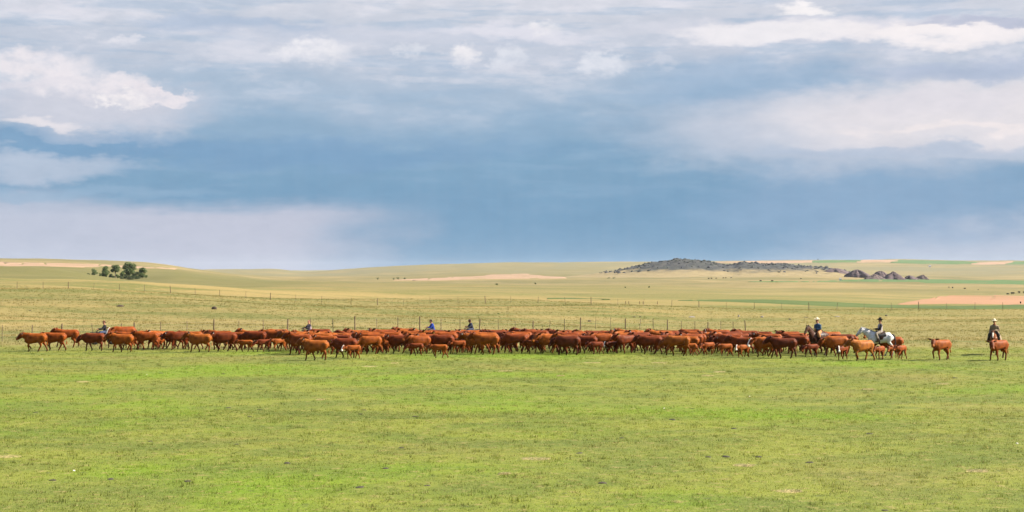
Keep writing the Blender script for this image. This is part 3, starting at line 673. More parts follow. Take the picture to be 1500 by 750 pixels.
# ------------------------------------------------------------------ horses
def horse(name, phase, yaw=0., A=.22, neckp=R(40), blaze=False):
    B = Body()
    B.tube([(-.80, 0, 1.28, .09, .14), (-.75, 0, 1.24, .20, .24), (-.58, 0, 1.20, .26, .31), (-.25, 0, 1.15, .27, .32), (.1, 0, 1.12, .28, .34), (.38, 0, 1.14, .26, .37), (.60, 0, 1.15, .20, .33), (.74, 0, 1.18, .12, .24)], BASE, 18)
    B.tube([(.10, 0, 1.42, .06, .06), (.36, 0, 1.47, .07, .08), (.52, 0, 1.46, .07, .1)], BASE, 10)                    # withers
    nb = np.array((.56, 0, 1.27)); ne = nb+.74*np.array((math.cos(neckp)*math.cos(yaw*.5), math.cos(neckp)*math.sin(yaw*.5), math.sin(neckp)))
    nm = (nb+ne)/2+np.array((-.02, 0, .03))
    B.tube([(*nb, .17, .31), (*nm, .105, .20), (*ne, .075, .135)], BASE, 14, lat=(-math.sin(yaw*.5), math.cos(yaw*.5), 0))
    hp = R(-50); hy = yaw*1.2; hd = np.array((math.cos(hp)*math.cos(hy), math.cos(hp)*math.sin(hy), math.sin(hp))); hl = np.array((-math.sin(hy), math.cos(hy), 0)); hu = np.cross(hd, hl)
    p0 = ne+np.array((0, 0, .05))
    B.tube([(*p0, .07, .09), (*(p0+hd*.12-hu*.02), .095, .135), (*(p0+hd*.27-hu*.02), .085, .12), (*(p0+hd*.42), .06, .085)], BASE, 14, lat=hl)
    B.tube([(*(p0+hd*.41), .058, .083), (*(p0+hd*.52), .062, .075), (*(p0+hd*.585), .05, .055)], DARK, 12, lat=hl)
    if blaze: B.tube([(*(p0+hd*.06+hu*.085), .03, .03), (*(p0+hd*.25+hu*.085), .035, .03), (*(p0+hd*.45+hu*.06), .03, .03)], WHT, 8, lat=hl)
    for sgn in (-1, 1):
        e0 = p0+hl*sgn*.05; e1 = p0+hl*sgn*.07-hd*.07+hu*.07; e2 = p0+hl*sgn*.06-hd*.12+hu*.12
        B.tube([(*e0, .03, .03), (*e1, .036, .025), (*e2, .012, .012)], BASE, 8, lat=hl)
        B.tube([(*(p0+hd*.16+hl*sgn*.088+hu*.045), .02), (*(p0+hd*.19+hl*sgn*.09+hu*.04), .02)], EYE_C, 8)
    for k, sgn in ((0, 1), (.5, -1)):
        s, l = gait(phase+k, A, .10); J = (-.46+.25*s, .92); Fk = (-.62+s, .14+l); hk = ik(J, Fk, .44, .46, -1)
        if hk[0] > (J[0]+Fk[0])/2: hk = ik(J, Fk, .44, .46, 1)
        y = .14
        B.tube([(-.60, sgn*y, 1.30, .15, .20), (-.54, sgn*y*1.1, 1.1, .14, .20), (J[0], sgn*y*1.1, J[1], .10, .14)], BASE, 14)
        B.tube([(J[0], sgn*y*1.1, J[1], .10, .125), (J[0]*.45+hk[0]*.55, sgn*y, J[1]*.45+hk[1]*.55, .062, .078), (hk[0], sgn*y, hk[1], .046, .06)], BASE, 12)
        B.tube([(hk[0], sgn*y, hk[1], .044, .055), (hk[0]*.5+Fk[0]*.5, sgn*y, hk[1]*.5+Fk[1]*.5, .036), (Fk[0], sgn*y, Fk[1], .042), (Fk[0]+.04, sgn*y, Fk[1]-.07, .04)], DARK, 12)
        B.tube([(Fk[0]+.04, sgn*y, Fk[1]-.07, .045), (Fk[0]+.07, sgn*y, Fk[1]-.138, .062)], HOOF, 10)
        s, l = gait(phase+k+.25, A, .10); J = (.42+.33*s, .90); Fk = (.44+s, .14+l); kn = ik(J, Fk, .42, .36, 1)
        if kn[0] < (J[0]+Fk[0])/2: kn = ik(J, Fk, .42, .36, -1)
        B.tube([(.54, sgn*y, 1.22, .10, .18), (.47, sgn*y*1.1, 1.04, .11, .16), (J[0], sgn*y, J[1], .08, .105)], BASE, 14)
        B.tube([(J[0], sgn*y, J[1], .075, .10), (J[0]*.5+kn[0]*.5, sgn*y, J[1]*.5+kn[1]*.5, .055, .065), (kn[0], sgn*y, kn[1], .05)], BASE, 12)
        B.tube([(kn[0], sgn*y, kn[1], .048), (kn[0]*.5+Fk[0]*.5, sgn*y, kn[1]*.5+Fk[1]*.5, .036), (Fk[0], sgn*y, Fk[1], .042), (Fk[0]+.04, sgn*y, Fk[1]-.07, .04)], DARK, 12)
        B.tube([(Fk[0]+.04, sgn*y, Fk[1]-.07, .045), (Fk[0]+.07, sgn*y, Fk[1]-.138, .062)], HOOF, 10)
    body = B.build(name, .025, M_HAIR, 2)
    T = Body(); T.tube([(-.80, 0, 1.38, .04), (-.90, 0, 1.30, .06), (-.97, 0, 1.0, .08), (-.97, .02, .7, .075), (-.93, .03, .45, .03)], BASE, 10); tail = T.build('tail', .022, M_HAIR, 1)
    Mn = Body()
    up = np.array((-math.sin(neckp), 0, math.cos(neckp)))
    Mn.tube([(*(nb+up*.20+np.array((-.05, 0, .10))), .03, .06), (*(nm+up*.17), .04, .09), (*(ne+up*.10), .04, .09), (*(p0+hd*.10+hu*.11), .035, .03)], BASE, 10, lat=hl); mane = Mn.build('mane', .018, M_HAIR, 1)
    # tack
    S = Body()
    S.tube([(-.26, 0, 1.52, .16, .05), (-.18, 0, 1.50, .20, .045), (0, 0, 1.47, .21, .045), (.16, 0, 1.50, .19, .05), (.22, 0, 1.56, .08, .06)], BASE, 14)
    S.tube([(-.27, 0, 1.50, .15, .04), (-.31, 0, 1.60, .13, .03)], BASE, 12)
    S.tube([(.22, 0, 1.54, .035, .035), (.25, 0, 1.66, .03, .03)], BASE, 10)
    for sgn in (-1, 1):
        S.tube([(-.02, sgn*.18, 1.46, .16, .03), (-.02, sgn*.27, 1.28, .17, .025), (-.0, sgn*.30, 1.05, .10, .02)], DARK, 12, lat=(1, 0, 0))
        S.tube([(.08, sgn*.31, 1.1, .03, .012), (.10, sgn*.33, .86, .03, .012)], DARK, 8, lat=(1, 0, 0))
        S.tube([(.03, sgn*.33, .82, .02), (.17, sgn*.33, .82, .02)], DARK, 8); 
    S.tube([(.10, -.26, 1.05, .04, .02), (.10, -.18, .83, .04, .02), (.10, 0, .76, .04, .02), (.10, .18, .83, .04, .02), (.10, .26, 1.05, .04, .02)], DARK, 8, lat=(1, 0, 0))
    saddle = S.build('saddle', .022, M_HAIR, 1)
    K = Body()
    K.tube([(-.34, 0, 1.33, .29, .165), (.0, 0, 1.29, .305, .185), (.26, 0, 1.33, .29, .165)], BASE, 16); pad = K.build('saddle_blanket', .025, M_HAIR, 1)
    Br = Body()
    ring = lambda t, a, b_: [(*(p0+hd*t+hl*a*math.cos(w)+hu*b_*math.sin(w)), .012) for w in np.linspace(0, 2*math.pi, 13)]
    Br.tube(ring(.40, .07, .095), BASE, 6, sub=1); Br.tube(ring(.08, .095, .13), BASE, 6, sub=1)
    hands = np.array((.34, 0, 1.78))
    for sgn in (-1, 1):
        Br.tube([(*(p0+hd*.40+hl*sgn*.07), .012), (*(p0+hd*.08+hl*sgn*.1), .012)], BASE, 6, sub=1)
        Br.tube([(*(p0+hd*.44+hl*sgn*.065-hu*.03), .009), (*(nm+np.array((.05, sgn*.13, .0))), .009), (*hands, .009)], BASE, 6)
    bridle = Br.build('bridle', .011, M_HAIR, 0)
    return dict(body=body, tail=tail, mane=mane, saddle=saddle, saddle_blanket=pad, bridle=bridle)
def place_horse(parts, pos, rz, sc, cols, label):
    o = link('horse', parts['body']); o.location = pos; o.rotation_euler = (0, 0, rz); o.scale = (sc,)*3; o.color = (*cols['body'], 1)
    tag(o, label, 'horse', 'saddle horses with the herd')
    for k in ('tail', 'mane', 'saddle_blanket', 'saddle', 'bridle'):
        c = link(k, parts[k], None, o); c.color = (*cols[k], 1)
    return o

# ------------------------------------------------------------------ people
M_CLOTH = coat('worn_cloth', .85, .45)
def person(pos, rz, label, cols, pose='ride', hat='brim', extras=(), head_yaw=0., lean=R(4)):
    """seated figure; x forward, the seat at z = 0"""
    cl, sl = math.cos(lean), math.sin(lean)
    def up(x, y, z): return (x*cl+z*sl, y, -x*sl+z*cl)
    sk_ = (*cols['skin'], 0)
    torso = [(*up(-.01, 0, -.04), .165, .125), (*up(0, 0, .08), .165, .12), (*up(.01, 0, .22), .165, .125), (*up(.01, 0, .36), .185, .125), (*up(0, 0, .46), .17, .10), (*up(0, 0, .51), .09, .075)]
    neck = [(*up(0, 0, .49), .06, .06), (*up(.015, 0, .60), .055, .058)]
    hc = np.array(up(.03, 0, .70)); fy = np.array((math.cos(head_yaw), math.sin(head_yaw), 0)); fl = np.array((-math.sin(head_yaw), math.cos(head_yaw), 0)); Z = np.array((0, 0, 1.))
    head = [(*(hc+fy*.035-Z*.115), .045, .05), (*(hc+fy*.025-Z*.07), .062, .085), (*(hc), .076, .098), (*(hc+Z*.06), .074, .095), (*(hc+Z*.105), .045, .06)]
    arms = []; legs = []; boots = []; hands = []
    for s in (-1, 1):
        if pose == 'ride':
            sh = up(0, s*.185, .43); elb = up(.04+(.05 if s > 0 else 0), s*.255, .17); hn = (.33, s*.06, .17)
            hip = (0, s*.10, .0); kn = (.33, s*.30, -.13); an = (.20, s*.33, -.56); toe = (.38, s*.35, -.62)
        elif pose == 'hold':       # one forearm across, one hand low by the thigh
            sh = up(0, s*.185, .43); elb = up(.02, s*.27, .16); hn = (.30, .02, .13) if s > 0 else (.20, -.30, -.02)
            hip = (0, s*.10, .0); kn = (.33, s*.30, -.13); an = (.20, s*.33, -.56); toe = (.38, s*.35, -.62)
        else:                      # quad bike: both hands forward on the bar
            sh = up(0, s*.185, .43); elb = up(.20, s*.31, .24); hn = (.50, s*.31, .20)
            hip = (0, s*.10, .0); kn = (.38, s*.24, -.05); an = (.26, s*.26, -.44); toe = (.44, s*.27, -.49)
        arms.append([(*sh, .075, .075), (*((np.array(sh)+elb)/2), .06, .06), (*elb, .048, .048), (*((np.array(elb)+hn)/2), .043, .043), (*(np.array(hn)*.9+np.array(elb)*.1), .032, .032)])
        legs.append([(*hip, .11, .11), (*((np.array(hip)+kn)/2), .095, .095), (*kn, .07, .075), (*((np.array(kn)+an)/2), .062, .066), (*an, .046, .05)])
        boots.append([(*((np.array(kn)*.35+np.array(an)*.65)), .062, .066), (*an, .05, .055), (*(np.array(an)*.5+np.array(toe)*.5), .05, .045), (*toe, .04, .03)])
        hands.append((np.array(elb, float), np.array(hn, float), s))
    B = Body()
    for t in [torso, neck]: B.tube(t, sk_, 14)
    B.tube(head, sk_, 14, lat=fl)
    B.tube([(*(hc+fy*.088+Z*.02), .012), (*(hc+fy*.112-Z*.02), .018), (*(hc+fy*.09-Z*.035), .014)], sk_, 8, lat=fl)                # nose
    B.tube([(*(hc+fy*.082-Z*.062-fl*.022), .008), (*(hc+fy*.088-Z*.062), .009), (*(hc+fy*.082-Z*.062+fl*.022), .008)], (.30, .09, .07, 0), 6)   # mouth
    for s in (-1, 1):
        B.tube([(*(hc+fl*s*.075+Z*.025), .014, .02), (*(hc+fl*s*.085-Z*.025), .012, .016)], sk_, 8)                            # ears
        B.tube([(*(hc+fy*.085+fl*s*.022+Z*.005), .010), (*(hc+fy*.085+fl*s*.038+Z*.005), .010)], (.03, .02, .015, 0), 6)       # eyes
    for t in arms+legs+boots: B.tube(t, sk_, 12)
    for e, h, s in hands:
        f = (h-e)/np.linalg.norm(h-e); side = np.cross(f, Z); side /= np.linalg.norm(side)+1e-9; dn = np.cross(side, f)
        if dn[2] > 0: dn = -dn
        B.tube([(*(h-f*.03), .028, .02), (*(h+f*.02), .04, .018), (*(h+f*.06), .04, .017)], sk_, 10, lat=side)
        for i, ln in enumerate((.034, .042, .039, .028)):                       # fingers curled over rein or grip
            r = h+f*.06+side*(-.033+.022*i)
            B.tube([(*r, .0088), (*(r+f*ln*.8+dn*.008), .0088), (*(r+f*ln*.9+dn*.03), .0082), (*(r+f*ln*.2+dn*.042), .0078)], sk_, 8, sub=2)
        r = h+f*.01+side*(-.038*(-s)); B.tube([(*r, .0105), (*(r+side*.025*s+f*.03+dn*.01), .010), (*(r+side*.016*s+f*.055+dn*.025), .009)], sk_, 8, sub=2)
    me = B.build('person', .011, M_CLOTH, 1)
    o = link('person', me); o.location = pos; o.rotation_euler = (0, 0, rz); o.color = (1, 1, 1, 1)
    tag(o, label, 'person', 'riders moving the herd')
    def cloth(name, tubes, col, grow, vox=.016, lat=None):
        C = Body()
        for t in tubes: C.tube([(*p[:3], p[3]+grow, (p[4] if len(p) > 4 else p[3])+grow) for p in t], (1, 1, 1, 0), 14, lat=lat)
        c = link(name, C.build(name, vox, M_CLOTH, 1), None, o); c.color = (*col, 1); return c
    cloth('jacket', [[(*p[:3], p[3]*(1.2 if 'duster' in extras else 1), p[4]*(1.15 if 'duster' in extras else 1)) for p in torso]]+[a[:-1]+[(*(np.array(a[-1][:3])*.97+np.array(a[-2][:3])*.03), .036, .036)] for a in arms], cols['jacket'], .016)
    cloth('trousers', legs, cols['trousers'], .014)
    for t in boots: cloth('boot', [t], cols['boots'], .012)
    hair = [(*(hc-fy*.03-Z*.08), .05, .04), (*(hc-fy*.03), .078, .085), (*(hc-fy*.012+Z*.07), .078, .092), (*(hc-fy*.005+Z*.108), .05, .065)]
    cloth('hair', [hair], cols['hair'], .004)
    if hat == 'brim':
        Hh = Body(); t0 = hc+Z*.085
        n = 20; 
        Hh.tube([(*(t0-Z*.0), .088, .105), (*(t0+Z*.05), .085, .10), (*(t0+Z*.10-fy*.005), .075, .09), (*(t0+Z*.125), .05, .07)], (1, 1, 1, 0), 16, lat=fl)
        Hh.tube([(*(t0-Z*.004), .165, .20), (*(t0+Z*.012), .160, .195)], (1, 1, 1, 0), 20, lat=fl, sub=1)
        for s in (-1, 1): Hh.tube([(*(t0+fl*s*.145-fy*.13+Z*.012), .018), (*(t0+fl*s*.165+Z*.035), .02), (*(t0+fl*s*.145+fy*.13+Z*.012), .018)], (1, 1, 1, 0), 8)
        Hh.tube([(*(t0+Z*.018), .090, .107), (*(t0+Z*.034), .089, .105)], (.35, .3, .28, 0), 16, lat=fl, sub=1)
        c = link('hat', Hh.build('hat', .012, M_CLOTH, 1), None, o); c.color = (*cols['hat'], 1)
    elif hat == 'cap':
        Hh = Body(); t0 = hc+Z*.075
        Hh.tube([(*t0, .086, .106), (*(t0+Z*.035), .083, .10), (*(t0+Z*.06), .05, .065)], (1, 1, 1, 0), 16, lat=fl)
        Hh.tube([(*(t0+fy*.08), .07, .008), (*(t0+fy*.17-Z*.012), .05, .007)], (1, 1, 1, 0), 12, lat=fl, sub=1)
        c = link('cap', Hh.build('cap', .011, M_CLOTH, 0), None, o); c.color = (*cols['hat'], 1)
    elif hat == 'hood':
        cloth('hood', [[(*(hc-fy*.03-Z*.13), .085, .075), (*(hc-fy*.03-Z*.04), .09, .085), (*(hc-fy*.018+Z*.05), .09, .098), (*(hc-fy*.005+Z*.112), .055, .07)]], cols['hat'], .008)
    if 'vest' in extras:
        cloth('vest', [[(*p[:3], p[3]+.012, p[4]+.012) for p in torso[:5]]], cols['vest'], .014)
    if 'chaps' in extras:
        for t in legs: cloth('chaps', [[(*p[:3], p[3]+.012, p[4]+.014) for p in t[:-1]]+[]], cols['chaps'], .016)
    if 'duster' in extras:      # long split coat hanging over thighs and the horse's flanks
        C = Body()
        for s in (-1, 1):
            C.tube([(.02, s*.12, .06, .10, .17), (.10, s*.27, -.08, .06, .25), (.12, s*.38, -.32, .05, .30), (.10, s*.42, -.58, .05, .33)], (1, 1, 1, 0), 14, lat=(0, 1, 0))
            C.tube([(.05, s*.05, .42, .06, .05), (.13, s*.09, .2, .06, .03), (.14, s*.12, .0, .08, .03)], (1, 1, 1, 0), 10)
        C.tube([(-.14, 0, .10, .22, .04), (-.28, 0, -.02, .26, .06), (-.42, 0, -.10, .24, .05)], (1, 1, 1, 0), 12)
        c = link('coat_skirt', C.build('coat_skirt', .02, M_CLOTH, 2), None, o); c.color = (*cols['jacket'], 1)
        Sc = Body(); Sc.tube([(*(hc-Z*.14+fy*.02), .085, .085), (*(hc-Z*.18+fy*.02), .10, .095)], (1, 1, 1, 0), 14, lat=fl, sub=1)
        c = link('neckerchief', Sc.build('neckerchief', .014, M_CLOTH, 1), None, o); c.color = (.16, .05, .03, 1)
    return o
SKIN = (.34, .17, .11); HAIRB = (.03, .018, .012)
hA = horse('horse_walking', .12, .15, neckp=R(47)); hB = horse('horse_striding', .55, .05, neckp=R(32)); hC = horse('horse_facing', .3, .12, A=.12, neckp=R(22), blaze=True)
BAY = dict(body=(.042, .015, .008), tail=(.012, .01, .009), mane=(.012, .01, .009), saddle_blanket=(.07, .06, .06), saddle=(.085, .035, .016), bridle=(.10, .05, .025))
GREY = dict(body=(.42, .42, .44), tail=(.018, .017, .018), mane=(.22, .22, .24), saddle_blanket=(.03, .028, .03), saddle=(.055, .026, .016), bridle=(.05, .03, .02))
SOR = dict(body=(.13, .042, .016), tail=(.10, .04, .018), mane=(.10, .04, .018), saddle_blanket=(.06, .055, .05), saddle=(.07, .035, .018), bridle=(.05, .03, .02))
def ride(parts, px, d, rz, cols, hl, pl, pc, sc=1.0, **kw):
    p = on(px, d); place_horse(parts, p, rz, sc, cols, hl)
    return person((p.x, p.y, p.z+1.545*sc), rz, pl, pc, **kw)
ride(hA, 1199, 105, math.pi+R(38), BAY, 'dark bay horse with raised head carrying the rider in the blue jacket', 'person in a blue denim jacket and pale hat riding the bay horse',
     dict(skin=SKIN, jacket=(.035, .075, .13), trousers=(.06, .05, .05), boots=(.05, .025, .015), hair=HAIRB, hat=(.55, .48, .34), chaps=(.33, .16, .07)), extras=('chaps',), head_yaw=.2, lean=R(9))
ride(hB, 1289, 104.5, math.pi+R(4), GREY, 'dapple grey horse with black tail carrying the rider in the black hat', 'person in a black hat and grey vest riding the grey horse',
     dict(skin=SKIN, jacket=(.016, .015, .018), trousers=(.20, .17, .14), boots=(.03, .018, .013), hair=HAIRB, hat=(.010, .010, .011), vest=(.30, .27, .29)), extras=('vest',), head_yaw=.3, lean=R(-3))
ride(hC, 1457, 106, math.pi+R(66), SOR, 'sorrel horse with a white blaze facing outward behind the last cow', 'person in a long brown coat and pale straw hat riding the sorrel horse',
     dict(skin=SKIN, jacket=(.19, .145, .10), trousers=(.05, .045, .04), boots=(.04, .025, .018), hair=HAIRB, hat=(.62, .55, .40)), extras=('duster',), pose='hold', sc=.93, lean=R(10), head_yaw=.25)

# ------------------------------------------------------------------ quad bikes on the far side of the herd
M_PLAST = simple('quad_plastic', (.02, .02, .022), (.03, .03, .032), rough=.45); M_RUB = simple('tyre_rubber', (.012, .012, .012), rough=.9); M_RIM = simple('wheel_rim', (.25, .25, .25), rough=.4, metal=.8)
M_SEAT = simple('quad_seat', (.016, .016, .017), rough=.6); M_STEEL = simple('rack_steel', (.05, .05, .05), rough=.5, metal=.5)
def tor(Rm, r, w, n=20, k=10):
    V = []; Fc = []
    for i in range(n):
        a = 2*math.pi*i/n
        for j in range(k):
            b_ = 2*math.pi*j/k; rr = Rm+r*math.cos(b_); V.append((rr*math.cos(a), w*math.sin(b_), rr*math.sin(a)))
    for i in range(n):
        for j in range(k): Fc.append((i*k+j, ((i+1) % n)*k+j, ((i+1) % n)*k+(j+1) % k, i*k+(j+1) % k))
    return mesh_np('tyre', V, Fc)
TY_ME = tor(.19, .10, .12); TY_ME.materials.append(M_RUB)
rb = Body(); rb.tube([(0, -.08, 0, .14), (0, -.04, 0, .09), (0, .04, 0, .09), (0, .08, 0, .14)], BASE, 16, lat=(1, 0, 0)); RIM_ME = rb.build('rim', .02, M_RIM, 0)
def body_of(name, mat, tubes, vox=.02, sub=4, n=14):
    B = Body()
    for t in tubes: B.tube(t, BASE, n, sub=sub)
    return B.build(name, vox, mat, 1)
Q_BODY = body_of('fairing', M_PLAST, [[(-.78, 0, .72, .34, .05), (-.55, 0, .76, .40, .06), (-.35, 0, .66, .2, .1)], [(.30, 0, .70, .22, .14), (.52, 0, .78, .40, .07), (.85, 0, .70, .36, .07), (.95, 0, .60, .2, .1)], [(-.4, 0, .45, .16, .14), (.1, 0, .48, .2, .18), (.6, 0, .52, .18, .15)], [(.25, 0, .84, .12, .07), (.5, 0, .88, .15, .06)]])
Q_SEAT = body_of('seat', M_SEAT, [[(-.55, 0, .82, .15, .06), (-.2, 0, .82, .16, .07), (.15, 0, .82, .13, .06), (.28, 0, .86, .1, .05)]])
Q_BAR = body_of('handlebar', M_STEEL, [[(.30, -.38, 1.08, .018), (.38, -.2, 1.06, .018), (.42, 0, 1.02, .03), (.38, .2, 1.06, .018), (.30, .38, 1.08, .018)], [(.5, 0, .85, .04), (.42, 0, 1.03, .04)]], .012)
def rack(x0, x1, z):
    t = [[(x0+(x1-x0)*i/4, -.34, z, .014), (x0+(x1-x0)*i/4, .34, z, .014)] for i in range(5)]+[[(x0, s*.34, z, .016), (x1, s*.34, z, .016)] for s in (-1, 1)]+[[((x0+x1)/2, s*.2, z, .016), ((x0+x1)/2, s*.2, z-.14, .016)] for s in (-1, 1)]
    return body_of('rack', M_STEEL, t, .012, 1, 8)
Q_RF = rack(.55, .95, .90); Q_RR = rack(-.85, -.45, .90)
def quad(pos, rz, label):
    e = link('quad_bike', None); e.location = pos; e.rotation_euler = (0, 0, rz); tag(e, label, 'quad bike', 'quad bikes behind the herd')
    for nm, me in (('fairing', Q_BODY), ('seat', Q_SEAT), ('handlebar', Q_BAR), ('front_rack', Q_RF), ('rear_rack', Q_RR)): link(nm, me, None, e)
    for x in (-.60, .62):
        for y in (-.45, .45):
            w = link('wheel', RIM_ME, None, e); w.location = (x, y, .29); t = link('tyre', TY_ME, None, w)
    return e
def quadrider(px, d, rz, ql, pl, cols, **kw):
    p = on(px, d); quad(p, rz, ql); person((p.x-.15*math.cos(rz), p.y-.15*math.sin(rz), p.z+.93), rz, pl, cols, pose='quad', **kw)
quadrider(151, 121.5, math.pi+R(18), 'black quad bike hidden behind the front of the column', 'person in black jacket with pale front steering behind the third cow',
          dict(skin=SKIN, jacket=(.014, .014, .018), trousers=(.05, .07, .13), boots=(.02, .02, .02), hair=HAIRB, hat=(.10, .04, .025), vest=(.014, .014, .018)), hat='cap', head_yaw=.3)
quadrider(451, 124.5, math.pi+R(30), 'black quad bike carrying the rider in the lilac vest', 'bareheaded person with brown hair in a lilac grey vest behind the herd',
          dict(skin=SKIN, jacket=(.02, .018, .024), trousers=(.04, .05, .09), boots=(.02, .02, .02), hair=(.10, .045, .022), hat=(.1, .1, .1), vest=(.24, .18, .23)), hat='none', extras=('vest',), head_yaw=.5)
quadrider(632, 127.5, math.pi+R(14), 'black quad bike carrying the rider in the bright blue jacket', 'person in a bright blue jacket and dark cap leaning forward behind the herd',
          dict(skin=SKIN, jacket=(.010, .030, .19), trousers=(.04, .05, .09), boots=(.02, .02, .02), hair=HAIRB, hat=(.02, .015, .02)), hat='cap', lean=R(14))
quadrider(689, 129.5, math.pi+R(16), 'black quad bike carrying the rider in the dark navy jacket', 'person in a dark navy jacket with brown hood leaning forward behind the herd',
          dict(skin=SKIN, jacket=(.015, .018, .035), trousers=(.04, .05, .09), boots=(.02, .02, .02), hair=HAIRB, hat=(.05, .022, .016)), hat='hood', lean=R(16))

# ------------------------------------------------------------------ fences
M_WOOD = simple('post_wood', (.12, .075, .045), (.06, .04, .028), 20); M_TPOST = simple('steel_post', (.055, .04, .035), (.09, .05, .03), 20); M_WIRE = simple('fence_wire', (.16, .14, .12), rough=.5, metal=.6)
def post_mesh(name, r, h, mat, tee=False):
    B = []; Fc = []
    n = 8; V = []
    for i, (z, rr) in enumerate(((-.3, r), (0, r*1.05), (h*.5, r*.95), (h*.97, r*.92), (h, r*.7))):
        for k in range(n):
            a = 2*math.pi*k/n; V.append((rr*math.cos(a)*(1+.12*math.sin(3*a+i)), rr*math.sin(a)*(.6 if tee else 1), z))
    for i in range(4):
        for k in range(n): Fc.append((i*n+k, i*n+(k+1) % n, (i+1)*n+(k+1) % n, (i+1)*n+k))
    Fc.append(tuple(4*n+k for k in range(n)))
    me = bpy.data.meshes.new(name); me.from_pydata(V, [], Fc); me.materials.append(mat); return me
PW = [post_mesh('wooden_post', .06, h, M_WOOD) for h in (1.3, 1.22, 1.38)]; PT = post_mesh('steel_post', .035, 1.25, M_TPOST, True)
def fence(pts, label, wood_every, heights=(.35, .62, .9, 1.12)):
    c0 = Vector(pts[0]); e = link('wire_fence', None); e.location = c0; tag(e, label, 'fence')
    for i, p in enumerate(pts):
        w = (i % wood_every == 0)
        o = link('fence_post', random.choice(PW) if w else PT, None, e); o.location = Vector(p)-c0
        o.rotation_euler = (random.gauss(0, R(2)), random.gauss(0, R(2)), random.uniform(0, 6)); o.scale = (1, 1, random.uniform(.94, 1.05))
    for hgt in heights:
        V = []; Fc = []
        for i, p in enumerate(pts):
            q_ = Vector(p)-c0+Vector((0, -.05, hgt))
            for k in range(3): a = 2.094*k; V.append((q_.x, q_.y+.004*math.cos(a), q_.z+.004*math.sin(a)))
        for i in range(len(pts)-1):
            for k in range(3): Fc.append((i*3+k, (i+1)*3+k, (i+1)*3+(k+1) % 3, i*3+(k+1) % 3))
        link('wire', mesh_np('wire', V, Fc), M_WIRE, e)
near_px = [-38, 3, 47, 90, 136, 178, 197, 235, 274, 313, 350, 386, 421, 455, 488, 520, 552, 583, 615, 646, 674, 702, 730, 755, 781, 805, 827, 850, 872, 894, 916, 937, 957, 978, 998, 1018, 1037, 1056, 1074, 1092]
pts = []
for px in near_px:
    u = (px-750)/F; d = 171/(1-1.1*u); pts.append(tuple(on(px, d)))
fence(pts, 'wire fence with dark posts running close behind the herd', 3)
far_px = [-50, -12] + [25, 63, 100, 137, 175, 212, 250, 286, 322, 360, 396, 433, 471, 514, 553, 591, 630, 671, 711, 748, 788, 828, 866, 905, 943, 984, 1024, 1064, 1105, 1145, 1185, 1226, 1266, 1306, 1346, 1387, 1428, 1469, 1510, 1550]
fence([tuple(on(px, 285+4*math.sin(px*.01))) for px in far_px], 'long wire fence with slim posts across the prairie slope', 4)
M_BR = simple('short_post', (.10, .05, .03))
BRP = post_mesh('brace_post', .06, .55, M_BR)
for px in (916.5, 921, 937, 942, 963):
    o = link('brace_post', BRP); o.location = on(px, 320); tag(o, 'short brown brace post standing just behind the long wire fence', 'post', 'brace posts behind the fence')

# ------------------------------------------------------------------ stones, mounds, cow pats
def lump(name, sx, sy, sz, seed, mat, sub=2):
    import bmesh
    r = random.Random(seed); bm = bmesh.new(); bmesh.ops.create_icosphere(bm, subdivisions=sub, radius=1)
    off = [Vector((r.gauss(0, 1), r.gauss(0, 1), r.gauss(0, 1))).normalized() for _ in range(7)]; amp = [r.uniform(-.25, .3) for _ in off]
    for v in bm.verts:
        n = v.co.normalized(); k = 1+sum(a*max(0, n.dot(o_))**3 for a, o_ in zip(amp, off))+r.uniform(-.06, .06)
        v.co = Vector((n.x*k*sx, n.y*k*sy, n.z*k*sz if n.z > 0 else n.z*k*sz*.4))
    me = bpy.data.meshes.new(name); bm.to_mesh(me); bm.free(); me.materials.append(mat); return me
M_DUNG = simple('dung', (.020, .016, .010), (.035, .028, .016), 30); M_SOIL = simple('dark_soil', (.028, .018, .012), (.05, .032, .02), 6); M_STONE = simple('field_stone', (.20, .18, .17), (.12, .11, .10), 8); M_PALE = simple('pale_stone', (.60, .57, .52), (.45, .42, .38), 14)
PATS = [lump('cow_pat', .15, .13, .035, s, M_DUNG) for s in (1, 2, 3)]
for px, py in ((21, 602), (52, 604.5), (365, 610), (335, 598), (220, 647), (347, 651), (528, 607), (608, 610.5), (533, 601), (588, 656), (565, 687), (527, 714), (626, 712), (162, 702), (78, 704), (275, 706), (420, 679), (318, 573), (973, 555), (985, 615), (849, 664), (1075, 628), (1273, 636), (1038, 670), (1112, 670), (1063, 669.5), (1398, 554), (882, 708), (1014, 599), (1296, 748), (380, 600), (1186, 678), (911, 642), (236, 547), (327, 548)):
    p = hit(px, py); o = link('cow_pat', random.choice(PATS)); o.location = p; s = random.uniform(.4, .85); o.scale = (s*random.uniform(.8, 1.5), s, s*1.3); o.rotation_euler = (0, 0, random.uniform(0, 6))
    tag(o, 'dark cow pat lying on the short green pasture', 'cow pat', 'cow pats scattered over the pasture')
PST = [lump('pale_stone', .08, .06, .06, s, M_PALE) for s in (4, 5)]
for px, py in ((62, 526.5), (108, 690), (1490, 650), (1098, 581), (973, 598.5), (215, 549), (1424, 511)):
    o = link('pale_stone', random.choice(PST)); o.location = hit(px, py); s = random.uniform(.35, .55); o.scale = (s,)*3; o.rotation_euler = (0, 0, random.uniform(0, 6))
    tag(o, 'small whitish stone lying in the green pasture', 'stone', 'whitish stones in the pasture')
